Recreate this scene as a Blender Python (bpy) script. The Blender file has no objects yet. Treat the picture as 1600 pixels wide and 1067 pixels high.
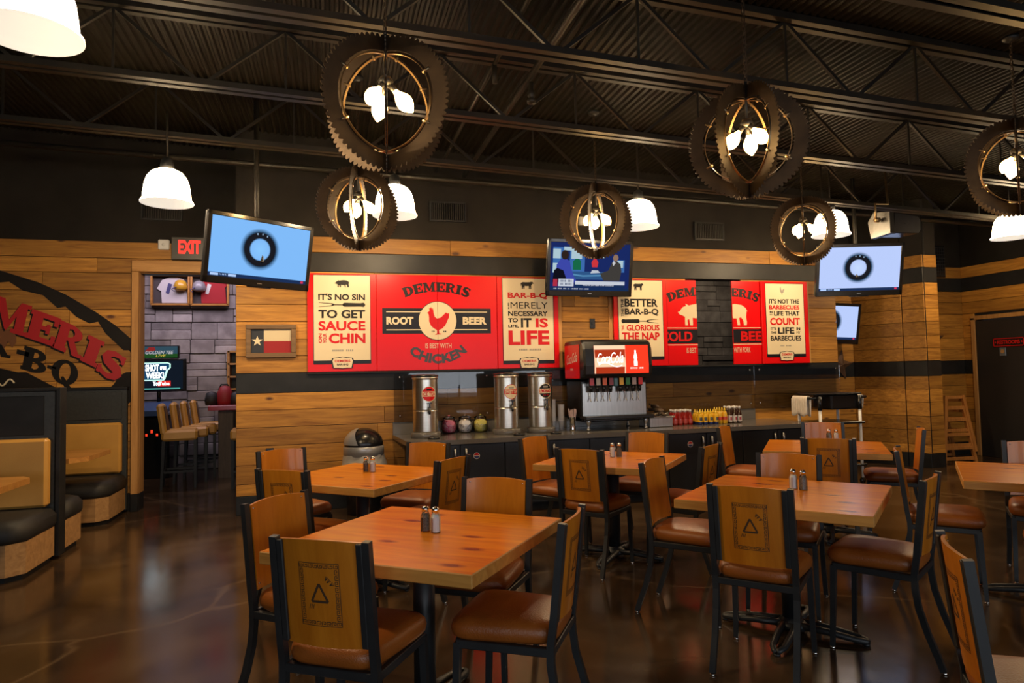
import bpy, bmesh, math, random
from mathutils import Vector, Matrix, Euler
random.seed(7)
PI = math.pi
sc = bpy.context.scene
C = bpy.context.collection

# ------------------------------------------------------------------ camera
F_PX = 1043.813
PITCH, ROLL, YAW, CAM_H = math.radians(2.7152), math.radians(-1.1795), math.radians(15.3283), 1.533
fw = Vector((math.sin(YAW)*math.cos(PITCH), math.cos(YAW)*math.cos(PITCH), math.sin(PITCH)))
rt = Vector((math.cos(YAW), -math.sin(YAW), 0))
up = rt.cross(fw)
r2 = rt*math.cos(ROLL)+up*math.sin(ROLL)
u2 = -rt*math.sin(ROLL)+up*math.cos(ROLL)
cd = bpy.data.cameras.new('camera'); cam = bpy.data.objects.new('camera', cd); C.objects.link(cam)
cam.matrix_world = Matrix(((r2.x, u2.x, -fw.x, 0), (r2.y, u2.y, -fw.y, 0), (r2.z, u2.z, -fw.z, CAM_H), (0, 0, 0, 1)))
cd.sensor_fit = 'HORIZONTAL'; cd.sensor_width = 36.0; cd.lens = 36.0*F_PX/1600.0
cd.clip_start = 0.05; cd.clip_end = 100
sc.camera = cam

# ------------------------------------------------------------------ world, exposure
w = bpy.data.worlds.new('world'); sc.world = w; w.use_nodes = True
w.node_tree.nodes['Background'].inputs[0].default_value = (0.5, 0.6, 0.8, 1)
w.node_tree.nodes['Background'].inputs[1].default_value = 0.02
sc.view_settings.view_transform = 'Standard'
sc.view_settings.look = 'None'
sc.view_settings.exposure = 0.0
sc.view_settings.gamma = 1.0
sc.view_settings.use_curve_mapping = False
try:
    sc.cycles.use_denoising = True
    sc.cycles.max_bounces = 8
    sc.cycles.sample_clamp_indirect = 4.0
    sc.cycles.caustics_reflective = False
    sc.cycles.caustics_refractive = False
except Exception:
    pass

# ------------------------------------------------------------------ lights that belong to the room as a whole
def area(name, loc, size, sy, power, color, direction):
    l = bpy.data.lights.new(name, 'AREA'); l.shape = 'RECTANGLE'; l.size = size; l.size_y = sy
    l.energy = power; l.color = color
    o = bpy.data.objects.new(name, l); C.objects.link(o); o.location = loc
    o.rotation_euler = Vector(direction).to_track_quat('-Z', 'Y').to_euler()
    return o
DAY = (0.86, 0.92, 1.0)
DAY_P = 60
for i, wx in enumerate((-3.2, 0.2, 3.6, 7.0)):
    area('daylight', (wx, -4.80, 1.75), 2.4, 1.9, DAY_P, DAY, (0, 1, -0.34))
# the bar room behind the counter wall has its own dim, cool ceiling light
area('bar_room_light', (-2.0, 11.3, 3.9), 2.4, 0.8, 52, (0.96, 0.80, 0.98), (0, 0.5, -1))
area('kitchen_light', (7.2, 11.2, 3.6), 1.5, 0.6, 9, (1.0, 0.80, 0.55), (0, 0.5, -1))
def spot(name, loc, target, power, color, ang, blend=0.6, rad=0.06):
    l = bpy.data.lights.new(name, 'SPOT'); l.energy = power; l.color = color
    l.spot_size = math.radians(ang); l.spot_blend = blend; l.shadow_soft_size = rad
    o = bpy.data.objects.new(name, l); C.objects.link(o); o.location = loc
    o.rotation_euler = (Vector(target)-Vector(loc)).to_track_quat('-Z', 'Y').to_euler()
WARM = (1.0, 0.72, 0.42)
DOME_P, SAW_P = 95, 20

# ------------------------------------------------------------------ mesh building
WM = {}
class MB:
    def __init__(s): s.v = []; s.f = []; s.m = []; s.sm = []
    def add(s, vs, fs, m=0, smooth=False):
        b = len(s.v); s.v += [tuple(v) for v in vs]
        for f in fs: s.f.append([b+i for i in f]); s.m.append(m); s.sm.append(smooth)
        return s
    def box(s, c, d, m=0, M=None, ch=0.0):
        hx, hy, hz = d[0]/2, d[1]/2, d[2]/2
        ch = min(ch, hx*.9, hy*.9, hz*.9)
        T = (lambda p: M @ Vector(p)) if M is not None else (lambda p: Vector(p))
        if ch <= 0:
            vs = [T((c[0]+a*hx, c[1]+b*hy, c[2]+e*hz)) for a in (-1, 1) for b in (-1, 1) for e in (-1, 1)]
            fs = [(0, 1, 3, 2), (4, 6, 7, 5), (0, 4, 5, 1), (2, 3, 7, 6), (0, 2, 6, 4), (1, 5, 7, 3)]
            return s.add(vs, fs, m)
        idx = {}; vs = []
        for a in (-1, 1):
            for b in (-1, 1):
                for e in (-1, 1):
                    for k in range(3):
                        p = [a*(hx-ch), b*(hy-ch), e*(hz-ch)]
                        p[k] = (a*hx, b*hy, e*hz)[k]
                        idx[(a, b, e, k)] = len(vs); vs.append(T((c[0]+p[0], c[1]+p[1], c[2]+p[2])))
        fs = []
        for k in range(3):
            o = [i for i in range(3) if i != k]
            for sg in (-1, 1):
                q = []
                for (p1, p2) in ((-1, -1), (1, -1), (1, 1), (-1, 1)):
                    t = [0, 0, 0]; t[k] = sg; t[o[0]] = p1; t[o[1]] = p2; q.append(idx[(*t, k)])
                fs.append(q)
        for k in range(3):   # edges parallel to k
            o = [i for i in range(3) if i != k]
            for p1 in (-1, 1):
                for p2 in (-1, 1):
                    t = [0, 0, 0]; t[o[0]] = p1; t[o[1]] = p2
                    A = list(t); A[k] = -1; B = list(t); B[k] = 1
                    fs.append([idx[(*A, o[0])], idx[(*B, o[0])], idx[(*B, o[1])], idx[(*A, o[1])]])
        for a in (-1, 1):
            for b in (-1, 1):
                for e in (-1, 1):
                    fs.append([idx[(a, b, e, 0)], idx[(a, b, e, 1)], idx[(a, b, e, 2)]])
        return s.add(vs, fs, m)
    def tube(s, pts, r, seg=8, m=0, closed=False, smooth=True, cap=True, flat=None):
        pts = [Vector(p) for p in pts]; n = len(pts)
        rs = r if isinstance(r, (list, tuple)) else [r]*n
        T = []
        for i in range(n):
            a = pts[(i-1) % n] if (closed or i > 0) else pts[i]
            b = pts[(i+1) % n] if (closed or i < n-1) else pts[i]
            T.append((b-a).normalized())
        ref = Vector((0, 0, 1)) if abs(T[0].z) < 0.9 else Vector((1, 0, 0))
        u = (ref - T[0]*ref.dot(T[0])).normalized()
        vs = []
        for i in range(n):
            u = (u - T[i]*u.dot(T[i])).normalized(); v = T[i].cross(u)
            for k in range(seg):
                a = 2*PI*(k+.5)/seg
                cu, cv = math.cos(a)*rs[i], math.sin(a)*rs[i]
                if flat: cu *= flat[0]; cv *= flat[1]
                vs.append(pts[i]+u*cu+v*cv)
        fs = []
        for i in range(n if closed else n-1):
            j = (i+1) % n
            for k in range(seg):
                l = (k+1) % seg
                fs.append((i*seg+k, i*seg+l, j*seg+l, j*seg+k))
        if cap and not closed:
            fs.append(tuple(range(seg))[::-1]); fs.append(tuple((n-1)*seg+k for k in range(seg)))
        return s.add(vs, fs, m, smooth and seg > 5)
    def lathe(s, prof, c=(0, 0, 0), seg=24, m=0, smooth=True, M=None, cap=(True, True)):
        vs = []; fs = []; n = len(prof)
        for (r, z) in prof:
            for k in range(seg):
                a = 2*PI*k/seg
                p = Vector((c[0]+r*math.cos(a), c[1]+r*math.sin(a), c[2]+z))
                vs.append(M @ p if M is not None else p)
        for i in range(n-1):
            for k in range(seg):
                l = (k+1) % seg
                fs.append((i*seg+k, i*seg+l, (i+1)*seg+l, (i+1)*seg+k))
        s.add(vs, fs, m, smooth)
        b = len(s.v)-n*seg
        if cap[0] and prof[0][0] > 1e-6: s.f.append([b+k for k in range(seg)][::-1]); s.m.append(m); s.sm.append(False)
        if cap[1] and prof[-1][0] > 1e-6: s.f.append([b+(n-1)*seg+k for k in range(seg)]); s.m.append(m); s.sm.append(False)
        return s
    def poly(s, pts, fn, d=0.002, m=0):
        n = len(pts)
        vs = [fn(x, y, d) for x, y in pts]+[fn(x, y, 0) for x, y in pts]
        fs = [list(range(n))]+[(i, i+n, (i+1) % n+n, (i+1) % n) for i in range(n)]
        return s.add(vs, fs, m)
    def text(s, body, fn, wid, hei, d=0.002, m=0, bold=0.02, shear=0.0):
        vs, fs = text_mesh(body, bold, shear)
        return s.add([fn(x*wid, y*hei, d) for x, y in vs], fs, m)
    def build(s, name, mats, parent=None, world=False):
        me = bpy.data.meshes.new(name)
        vs = s.v
        if parent is not None and world:
            Mi = WM[parent.name].inverted(); vs = [tuple(Mi @ Vector(v)) for v in vs]
        me.from_pydata(vs, [], s.f)
        mats = mats if isinstance(mats, (list, tuple)) else [mats]
        for mm in mats: me.materials.append(mm)
        me.polygons.foreach_set('material_index', s.m)
        me.polygons.foreach_set('use_smooth', s.sm)
        bm = bmesh.new(); bm.from_mesh(me)
        bmesh.ops.recalc_face_normals(bm, faces=bm.faces); bm.to_mesh(me); bm.free()
        o = bpy.data.objects.new(name, me); C.objects.link(o)
        if parent is not None: o.parent = parent; WM[o.name] = WM[parent.name]
        else: WM[o.name] = Matrix.Identity(4)
        return o
    def clip(s, axis, val, keep_less):
        bm = bmesh.new(); me = bpy.data.meshes.new('t'); me.from_pydata(s.v, [], s.f); me.polygons.foreach_set('material_index', s.m)
        bm.from_mesh(me)
        no = [0, 0, 0]; no[axis] = 1; co = [0, 0, 0]; co[axis] = val
        bmesh.ops.bisect_plane(bm, geom=bm.verts[:]+bm.edges[:]+bm.faces[:], plane_co=co, plane_no=no, clear_outer=keep_less, clear_inner=not keep_less)
        bm.to_mesh(me); bm.free()
        s.v = [tuple(v.co) for v in me.vertices]; s.f = [list(p.vertices) for p in me.polygons]
        s.m = [p.material_index for p in me.polygons]; s.sm = [False]*len(s.f)
        bpy.data.meshes.remove(me)
        return s
TXT = {}
def text_mesh(body, bold, shear):
    k = (body, bold, shear)
    if k in TXT: return TXT[k]
    cu = bpy.data.curves.new('t', 'FONT'); cu.body = body; cu.offset = bold; cu.shear = shear; cu.resolution_u = 3
    cu.fill_mode = 'FRONT'
    o = bpy.data.objects.new('t', cu); me = o.to_mesh()
    vs = [(v.co.x, v.co.y) for v in me.vertices]; fs = [list(p.vertices) for p in me.polygons]
    o.to_mesh_clear(); bpy.data.objects.remove(o); bpy.data.curves.remove(cu)
    x0 = min(a for a, b in vs); x1 = max(a for a, b in vs); y0 = min(b for a, b in vs); y1 = max(b for a, b in vs)
    TXT[k] = ([((a-x0)/max(1e-6, x1-x0), (b-y0)/max(1e-6, y1-y0)) for a, b in vs], fs)
    return TXT[k]

def tag(o, label, cat, group=None):
    o['label'] = label; o['category'] = cat
    if group: o['group'] = group
    return o
def thing(name, label, cat, loc=(0, 0, 0), rz=0.0, group=None):
    o = bpy.data.objects.new(name, None); C.objects.link(o)
    o.empty_display_size = 0.1
    o.location = loc; o.rotation_euler = (0, 0, rz)
    WM[o.name] = Matrix.Translation(loc) @ Matrix.Rotation(rz, 4, 'Z')
    return tag(o, label, cat, group)
def struct(o):
    o['kind'] = 'structure'; return o
def dup(root, loc, rz, label, group=None):
    r = root.copy(); C.objects.link(r); r.location = loc; r.rotation_euler = (0, 0, rz)
    WM[r.name] = Matrix.Translation(loc) @ Matrix.Rotation(rz, 4, 'Z')
    r['label'] = label
    if group: r['group'] = group
    for ch in list(root.children):
        c = ch.copy(); C.objects.link(c); c.parent = r
        for g in list(ch.children):
            d = g.copy(); C.objects.link(d); d.parent = c
    return r
def arcpts(cx, cy, r, a0, a1, n, ry=None):
    ry = r if ry is None else ry
    return [(cx+r*math.cos(math.radians(a0+(a1-a0)*i/n)), cy+ry*math.sin(math.radians(a0+(a1-a0)*i/n))) for i in range(n+1)]
def rect(x0, y0, x1, y1): return [(x0, y0), (x1, y0), (x1, y1), (x0, y1)]
def wallfn(X0, Y, Z0):            # a wall that faces -Y
    return lambda x, y, d: (X0+x, Y-d, Z0+y)

# ------------------------------------------------------------------ materials
def mat(name, col, rough=0.5, metal=0.0, spec=0.5, emit=None, estr=0.0, coat=0.0):
    m = bpy.data.materials.new(name); m.use_nodes = True
    b = m.node_tree.nodes['Principled BSDF']
    b.inputs['Base Color'].default_value = (*col, 1); b.inputs['Roughness'].default_value = rough
    b.inputs['Metallic'].default_value = metal; b.inputs['Specular IOR Level'].default_value = spec
    if coat: b.inputs['Coat Weight'].default_value = coat; b.inputs['Coat Roughness'].default_value = 0.08
    if emit: b.inputs['Emission Color'].default_value = (*emit, 1); b.inputs['Emission Strength'].default_value = estr
    return m
def N(nt, t, **k):
    n = nt.nodes.new(t)
    for a, b in k.items(): setattr(n, a, b)
    return n
def ramp(nt, stops):
    r = N(nt, 'ShaderNodeValToRGB'); e = r.color_ramp.elements
    while len(e) < len(stops): e.new(0.5)
    for el, (p, c) in zip(e, stops): el.position = p; el.color = (*c, 1) if len(c) == 3 else c
    return r
def wood(name, dark, light, rough=0.5, axis=0, scale=1.0, island=True, knots=0.35, coat=0.0, spec=0.4, knotcol=(0.09, 0.03, 0.01), bump=0.05, var=0.35, k2=False):
    m = mat(name, light, rough, spec=spec, coat=coat); nt = m.node_tree; b = nt.nodes['Principled BSDF']; L = nt.links.new
    tc = N(nt, 'ShaderNodeTexCoord'); geo = N(nt, 'ShaderNodeNewGeometry')
    off = N(nt, 'ShaderNodeVectorMath', operation='SCALE'); off.inputs[0].default_value = (13.7, 5.3, 9.1)
    if island: L(geo.outputs['Random Per Island'], off.inputs['Scale'])
    else: off.inputs['Scale'].default_value = 0.37
    ad = N(nt, 'ShaderNodeVectorMath', operation='ADD'); L(tc.outputs['Object'], ad.inputs[0]); L(off.outputs[0], ad.inputs[1])
    mp = N(nt, 'ShaderNodeMapping'); sv = [9*scale]*3; sv[axis] = 0.7*scale; mp.inputs['Scale'].default_value = sv
    L(ad.outputs[0], mp.inputs['Vector'])
    n1 = N(nt, 'ShaderNodeTexNoise'); n1.inputs['Scale'].default_value = 2.2; n1.inputs['Detail'].default_value = 8; n1.inputs['Roughness'].default_value = 0.62; n1.inputs['Distortion'].default_value = 0.8
    L(mp.outputs[0], n1.inputs['Vector'])
    r1 = ramp(nt, [(0.28, dark), (0.72, light)]); L(n1.outputs['Fac'], r1.inputs[0])
    # knots: sparse voronoi cells, elongated along the grain
    mk = N(nt, 'ShaderNodeMapping'); ks = [4.6*scale]*3; ks[axis] = 2.1*scale; mk.inputs['Scale'].default_value = ks
    L(ad.outputs[0], mk.inputs['Vector'])
    vo = N(nt, 'ShaderNodeTexVoronoi'); vo.voronoi_dimensions = '2D' if k2 else '3D'; vo.inputs['Scale'].default_value = 1.0; L(mk.outputs[0], vo.inputs['Vector'])
    nd = N(nt, 'ShaderNodeMath', operation='MULTIPLY_ADD'); L(n1.outputs['Fac'], nd.inputs[0]); nd.inputs[1].default_value = 0.10; L(vo.outputs['Distance'], nd.inputs[2])
    rk = ramp(nt, [(0.10, (1, 1, 1)), (0.19, (0, 0, 0))] if k2 else [(0.13, (1, 1, 1)), (0.23, (0, 0, 0))]); L(nd.outputs[0], rk.inputs[0])
    gate = N(nt, 'ShaderNodeSeparateColor'); L(vo.outputs['Color'], gate.inputs[0])
    gt = N(nt, 'ShaderNodeMath', operation='LESS_THAN'); L(gate.outputs[0], gt.inputs[0]); gt.inputs[1].default_value = knots
    km = N(nt, 'ShaderNodeMath', operation='MULTIPLY'); L(rk.outputs[0], km.inputs[0]); L(gt.outputs[0], km.inputs[1])
    mx = N(nt, 'ShaderNodeMix', data_type='RGBA'); L(km.outputs[0], mx.inputs[0]); L(r1.outputs[0], mx.inputs[6]); mx.inputs[7].default_value = (*knotcol, 1)
    out = mx.outputs[2]
    if island:
        hv = N(nt, 'ShaderNodeHueSaturation'); mr = N(nt, 'ShaderNodeMapRange'); L(geo.outputs['Random Per Island'], mr.inputs[0])
        mr.inputs[3].default_value = 1-var; mr.inputs[4].default_value = 1+var*.45; L(mr.outputs[0], hv.inputs['Value']); L(out, hv.inputs['Color']); out = hv.outputs[0]
    L(out, b.inputs['Base Color'])
    if bump:
        bp = N(nt, 'ShaderNodeBump'); bp.inputs['Strength'].default_value = bump; bp.inputs['Distance'].default_value = 0.01
        L(n1.outputs['Fac'], bp.inputs['Height']); L(bp.outputs[0], b.inputs['Normal'])
    return m
def noisy(name, a, bcol, scale=3, rough=0.5, r2_=None, bump=0.0, metal=0.0, spec=0.5, detail=6, dist=0.0, bscale=None, stretch=None, lo=0.35, hi=0.65):
    m = mat(name, a, rough, metal, spec); nt = m.node_tree; b = nt.nodes['Principled BSDF']; L = nt.links.new
    tc = N(nt, 'ShaderNodeTexCoord'); mp = N(nt, 'ShaderNodeMapping'); L(tc.outputs['Object'], mp.inputs['Vector'])
    if stretch: mp.inputs['Scale'].default_value = stretch
    n = N(nt, 'ShaderNodeTexNoise'); n.inputs['Scale'].default_value = scale; n.inputs['Detail'].default_value = detail; n.inputs['Distortion'].default_value = dist
    L(mp.outputs[0], n.inputs['Vector'])
    r = ramp(nt, [(lo, a), (hi, bcol)]); L(n.outputs['Fac'], r.inputs[0]); L(r.outputs[0], b.inputs['Base Color'])
    if r2_ is not None:
        mr = N(nt, 'ShaderNodeMapRange'); L(n.outputs['Fac'], mr.inputs[0]); mr.inputs[1].default_value = lo; mr.inputs[2].default_value = hi
        mr.inputs[3].default_value = rough; mr.inputs[4].default_value = r2_; L(mr.outputs[0], b.inputs['Roughness'])
    if bump:
        n2 = n
        if bscale:
            n2 = N(nt, 'ShaderNodeTexNoise'); n2.inputs['Scale'].default_value = bscale; n2.inputs['Detail'].default_value = 3; L(mp.outputs[0], n2.inputs['Vector'])
        bp = N(nt, 'ShaderNodeBump'); bp.inputs['Strength'].default_value = bump; bp.inputs['Distance'].default_value = 0.005
        L(n2.outputs['Fac'], bp.inputs['Height']); L(bp.outputs[0], b.inputs['Normal'])
    return m
def emis(name, col, s):
    m = bpy.data.materials.new(name); m.use_nodes = True; nt = m.node_tree; nt.nodes.clear()
    e = N(nt, 'ShaderNodeEmission'); e.inputs[0].default_value = (*col, 1); e.inputs[1].default_value = s
    o = N(nt, 'ShaderNodeOutputMaterial'); nt.links.new(e.outputs[0], o.inputs[0]); return m
def clear(name, tint=(1, 1, 1), refl=0.08, rough=0.02, ior=1.45):
    m = bpy.data.materials.new(name); m.use_nodes = True; nt = m.node_tree; nt.nodes.clear(); L = nt.links.new
    t = N(nt, 'ShaderNodeBsdfTransparent'); t.inputs[0].default_value = (*tint, 1)
    g = N(nt, 'ShaderNodeBsdfGlossy'); g.inputs['Roughness'].default_value = rough
    fr = N(nt, 'ShaderNodeFresnel'); fr.inputs[0].default_value = ior
    mx = N(nt, 'ShaderNodeMixShader'); o = N(nt, 'ShaderNodeOutputMaterial')
    L(fr.outputs[0], mx.inputs[0]); L(t.outputs[0], mx.inputs[1]); L(g.outputs[0], mx.inputs[2]); L(mx.outputs[0], o.inputs[0]); return m

M = {}
M['plank'] = wood('cedar_planks', (0.26, 0.098, 0.013), (0.62, 0.290, 0.046), rough=0.55, axis=0, scale=1.35, knots=0.20, var=0.40)
M['plank_y'] = wood('cedar_planks_side', (0.26, 0.098, 0.013), (0.62, 0.290, 0.046), rough=0.55, axis=1, scale=1.35, knots=0.20, var=0.40)
M['trim'] = wood('cedar_trim', (0.40, 0.18, 0.045), (0.62, 0.32, 0.10), rough=0.55, axis=2, knots=0.0, var=0.1)
M['black_board'] = noisy('black_painted_board', (0.012, 0.012, 0.012), (0.018, 0.018, 0.018), 6, 0.45, spec=0.25)
M['upper_paint'] = noisy('black_wall_paint', (0.010, 0.0082, 0.0066), (0.015, 0.0125, 0.010), 3, 0.8, spec=0.15)
M['deck'] = noisy('painted_steel_deck', (0.0075, 0.0052, 0.0031), (0.012, 0.0088, 0.0054), 2, 0.6, spec=0.15)
M['steel'] = noisy('painted_joist_steel', (0.011, 0.0085, 0.006), (0.018, 0.0145, 0.0095), 4, 0.48, spec=0.35)
M['table'] = wood('lacquered_knotty_pine', (0.52, 0.120, 0.002), (0.86, 0.300, 0.006), rough=0.22, axis=0, scale=1.0, island=False, knots=0.62, coat=0.0, spec=0.30, knotcol=(0.16, 0.018, 0.004), bump=0.0, k2=True)
M['table_edge'] = wood('pine_table_edge', (0.42, 0.17, 0.03), (0.64, 0.32, 0.07), rough=0.5, axis=0, island=False, knots=0.15)
M['ply'] = wood('bent_plywood', (0.46, 0.135, 0.007), (0.64, 0.220, 0.015), rough=0.32, axis=2, scale=0.8, island=False, knots=0.0, coat=0.12, bump=0.0)
M['engrave'] = mat('burnt_engraving', (0.055, 0.026, 0.010), 0.6)
M['vinyl'] = noisy('brown_vinyl', (0.27, 0.072, 0.010), (0.34, 0.098, 0.014), 5, 0.36, bump=0.35, bscale=160)
M['frame'] = noisy('powder_coated_steel', (0.016, 0.017, 0.018), (0.022, 0.024, 0.025), 9, 0.42)
M['iron'] = noisy('black_cast_iron', (0.012, 0.013, 0.014), (0.020, 0.021, 0.022), 8, 0.45)
M['chrome'] = mat('chrome', (0.75, 0.72, 0.68), 0.12, 1.0)
M['silver_paint'] = mat('silver_plastic', (.46, .46, .47), .32, .45)
M['silver'] = noisy('brushed_silver', (0.42, 0.42, 0.42), (0.52, 0.52, 0.52), 4, 0.3, metal=1.0, stretch=(1, 1, 30))
M['stainless'] = noisy('stainless_steel', (0.66, 0.62, 0.54), (0.74, 0.70, 0.62), 3, 0.30, metal=1.0, stretch=(1, 1, 40), bump=0.0)
M['stainless_flat'] = noisy('stainless_sheet', (0.50, 0.49, 0.46), (0.60, 0.58, 0.55), 3, 0.3, metal=1.0, stretch=(30, 1, 1))
M['saw'] = noisy('rusted_saw_steel', (0.05, 0.032, 0.018), (0.09, 0.058, 0.032), 6, 0.5, metal=0.6, bump=0.1)
M['saw_edge'] = noisy('worn_saw_steel', (0.30, 0.20, 0.10), (0.40, 0.28, 0.15), 6, 0.35, metal=0.9)
M['bulb'] = emis('bulb_glow', (1.0, 0.60, 0.20), 22)
def dome_mat():
    m = bpy.data.materials.new('dome_glass'); m.use_nodes = True; nt = m.node_tree; nt.nodes.clear(); L = nt.links.new
    t = N(nt, 'ShaderNodeBsdfTranslucent'); t.inputs[0].default_value = (.95, .90, .80, 1)
    e = N(nt, 'ShaderNodeEmission'); e.inputs[0].default_value = (1.0, .90, .74, 1); e.inputs[1].default_value = .85
    a = N(nt, 'ShaderNodeAddShader'); o = N(nt, 'ShaderNodeOutputMaterial'); L(t.outputs[0], a.inputs[0]); L(e.outputs[0], a.inputs[1]); L(a.outputs[0], o.inputs[0]); return m
M['dome'] = dome_mat()
M['cream'] = mat('cream_print', (0.76, 0.64, 0.42), 0.34, spec=0.3)
M['red'] = mat('red_laminate', (0.70, 0.004, 0.006), 0.30, spec=0.28)
M['redtext'] = mat('red_print', (0.60, 0.008, 0.010), 0.35, spec=0.25)
M['black'] = mat('black_print', (0.010, 0.009, 0.009), 0.45, spec=0.25)
M['navy'] = mat('dark_navy_print', (0.010, 0.010, 0.014), 0.35, spec=0.3)
M['grey'] = mat('grey_print', (0.33, 0.30, 0.25), 0.4)
M['white'] = mat('white_plastic', (0.75, 0.73, 0.70), 0.35)
M['blackpl'] = mat('black_plastic', (0.010, 0.010, 0.011), 0.25)
M['counter'] = noisy('grey_solid_surface', (0.115, 0.105, 0.095), (0.150, 0.138, 0.125), 120, 0.16, spec=0.5, detail=2)
M['cab'] = noisy('black_cabinet', (0.012, 0.013, 0.016), (0.018, 0.019, 0.023), 3, 0.4)
M['tan'] = noisy('tan_vinyl', (0.50, 0.25, 0.050), (0.58, 0.30, 0.065), 3, 0.42, bump=0.12, bscale=140)
M['blackvinyl'] = noisy('black_vinyl', (0.010, 0.009, 0.008), (0.016, 0.014, 0.012), 3, 0.62, bump=0.12, bscale=140)
M['darkpanel'] = noisy('charcoal_panel', (0.024, 0.027, 0.028), (0.034, 0.038, 0.039), 40, 0.5)
M['glass'] = clear('clear_glass')
M['acrylic'] = clear('clear_acrylic', (0.96, 0.96, 0.96), ior=1.38)
M['exit'] = emis('exit_red', (1.0, 0.03, 0.02), 2.6)
M['towel'] = noisy('white_towel', (0.70, 0.64, 0.56), (0.78, 0.72, 0.64), 30, 0.9, bump=0.4)
M['redglow'] = emis('soda_red', (1.0, 0.035, 0.012), 1.5)

# ------------------------------------------------------------------ floor
def floor_mat():
    m = mat('stained_concrete', (0.05, 0.03, 0.018), 0.16); nt = m.node_tree; b = nt.nodes['Principled BSDF']; L = nt.links.new
    tc = N(nt, 'ShaderNodeTexCoord')
    n1 = N(nt, 'ShaderNodeTexNoise'); n1.inputs['Scale'].default_value = 0.9; n1.inputs['Detail'].default_value = 7; n1.inputs['Distortion'].default_value = 1.6; L(tc.outputs['Object'], n1.inputs['Vector'])
    r1 = ramp(nt, [(0.30, (0.024, 0.014, 0.008)), (0.52, (0.056, 0.032, 0.016)), (0.72, (0.095, 0.060, 0.032))]); L(n1.outputs['Fac'], r1.inputs[0])
    # pale hairline cracks in the slab
    mp = N(nt, 'ShaderNodeMapping'); mp.inputs['Scale'].default_value = (0.22, 0.30, 1); L(tc.outputs['Object'], mp.inputs['Vector'])
    n2 = N(nt, 'ShaderNodeTexNoise'); n2.inputs['Scale'].default_value = 1.2; n2.inputs['Detail'].default_value = 5; L(mp.outputs[0], n2.inputs['Vector'])
    ma = N(nt, 'ShaderNodeMix', data_type='VECTOR'); ma.inputs[0].default_value = 0.35; L(mp.outputs[0], ma.inputs[4]); L(n2.outputs['Color'], ma.inputs[5])
    vo = N(nt, 'ShaderNodeTexVoronoi', feature='DISTANCE_TO_EDGE'); vo.inputs['Scale'].default_value = 1.6; L(ma.outputs[1], vo.inputs['Vector'])
    rc = ramp(nt, [(0.0, (1, 1, 1)), (0.007, (0, 0, 0))]); L(vo.outputs['Distance'], rc.inputs[0])
    cm = N(nt, 'ShaderNodeMath', operation='MULTIPLY'); L(rc.outputs[0], cm.inputs[0]); cm.inputs[1].default_value = 0.55
    mx = N(nt, 'ShaderNodeMix', data_type='RGBA'); L(cm.outputs[0], mx.inputs[0]); L(r1.outputs[0], mx.inputs[6]); mx.inputs[7].default_value = (0.17, 0.11, 0.06, 1)
    L(mx.outputs[2], b.inputs['Base Color'])
    mr = N(nt, 'ShaderNodeMapRange'); L(n1.outputs['Fac'], mr.inputs[0]); mr.inputs[3].default_value = 0.09; mr.inputs[4].default_value = 0.22; L(mr.outputs[0], b.inputs['Roughness'])
    n3 = N(nt, 'ShaderNodeTexNoise'); n3.inputs['Scale'].default_value = 7; n3.inputs['Detail'].default_value = 3; L(tc.outputs['Object'], n3.inputs['Vector'])
    bp = N(nt, 'ShaderNodeBump'); bp.inputs['Strength'].default_value = 0.03; bp.inputs['Distance'].default_value = 0.02; L(n3.outputs['Fac'], bp.inputs['Height']); L(bp.outputs[0], b.inputs['Normal'])
    return m
M['floor'] = floor_mat()
struct(MB().box((3, 3.8, -0.05), (18.4, 18.0, 0.1)).build('floor', M['floor']))

# ------------------------------------------------------------------ walls of planks
ROWS = [0.208, 0.336, 0.55, 0.76, 0.97, 1.165, 1.36, 1.59, 1.782, 1.974, 2.179, 2.38, 2.58, 2.77, 3.0, 3.19]
BLACK = {(1.36, 1.59), (2.77, 3.0)}
def plank_wall(name, length, T, rows, black=BLACK, openings=(), mats=None, thick=0.02, top=4.75, rng=None, paint_z=None):
    """planks in a local frame: u along the wall, d out of it, z up; T maps (u, d, z) to the world"""
    rng = rng or random.Random(len(name)*7+3)
    mb = MB()
    def bx(u0, u1, z0, z1, d0, d1, m, ch=0.003):
        c = ((u0+u1)/2, (d0+d1)/2, (z0+z1)/2)
        b = MB().box(c, (u1-u0, abs(d1-d0), z1-z0), 0, None, ch)
        mb.add([T(*v) for v in b.v], b.f, m)
    def spans(z0, z1):
        cuts = [(a, b) for a, b, c, d in openings if z0 < d-1e-4 and z1 > c+1e-4]
        out = []; cur = 0.0
        for a, b in sorted(cuts):
            if a > cur: out.append((cur, a))
            cur = max(cur, b)
        if cur < length: out.append((cur, length))
        return out
    for a, b in spans(0, 0.208): bx(a, b, 0.0, 0.206, 0, thick+.004, 2)
    for z0, z1 in zip(rows[:-1], rows[1:]):
        isb = any(abs(z0-q[0]) < .02 and abs(z1-q[1]) < .02 for q in black)
        for a, b in spans(z0, z1):
            u = a
            while u < b-1e-6:
                l = rng.uniform(1.3, 3.4) if not isb else 99
                e = min(u+l, b)
                if b-e < 0.4: e = b
                bx(u+.0015, e-.0015, z0+.0042, z1-.0010, 0, thick, 1 if isb else 0)
                u = e
    for a, b in spans(rows[-1], top): bx(a, b, rows[-1], top, -.02, 0.006, 3, 0)
    zz = sorted({0.0, top} | {o[2] for o in openings} | {o[3] for o in openings})
    for z0, z1 in zip(zz[:-1], zz[1:]):
        for a, b in spans(z0, z1): bx(a, b, z0, z1, -0.16, 0.0, 1, 0)
    return struct(mb.build(name, mats or [M['plank'], M['black_board'], M['black_board'], M['upper_paint']]))

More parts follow.
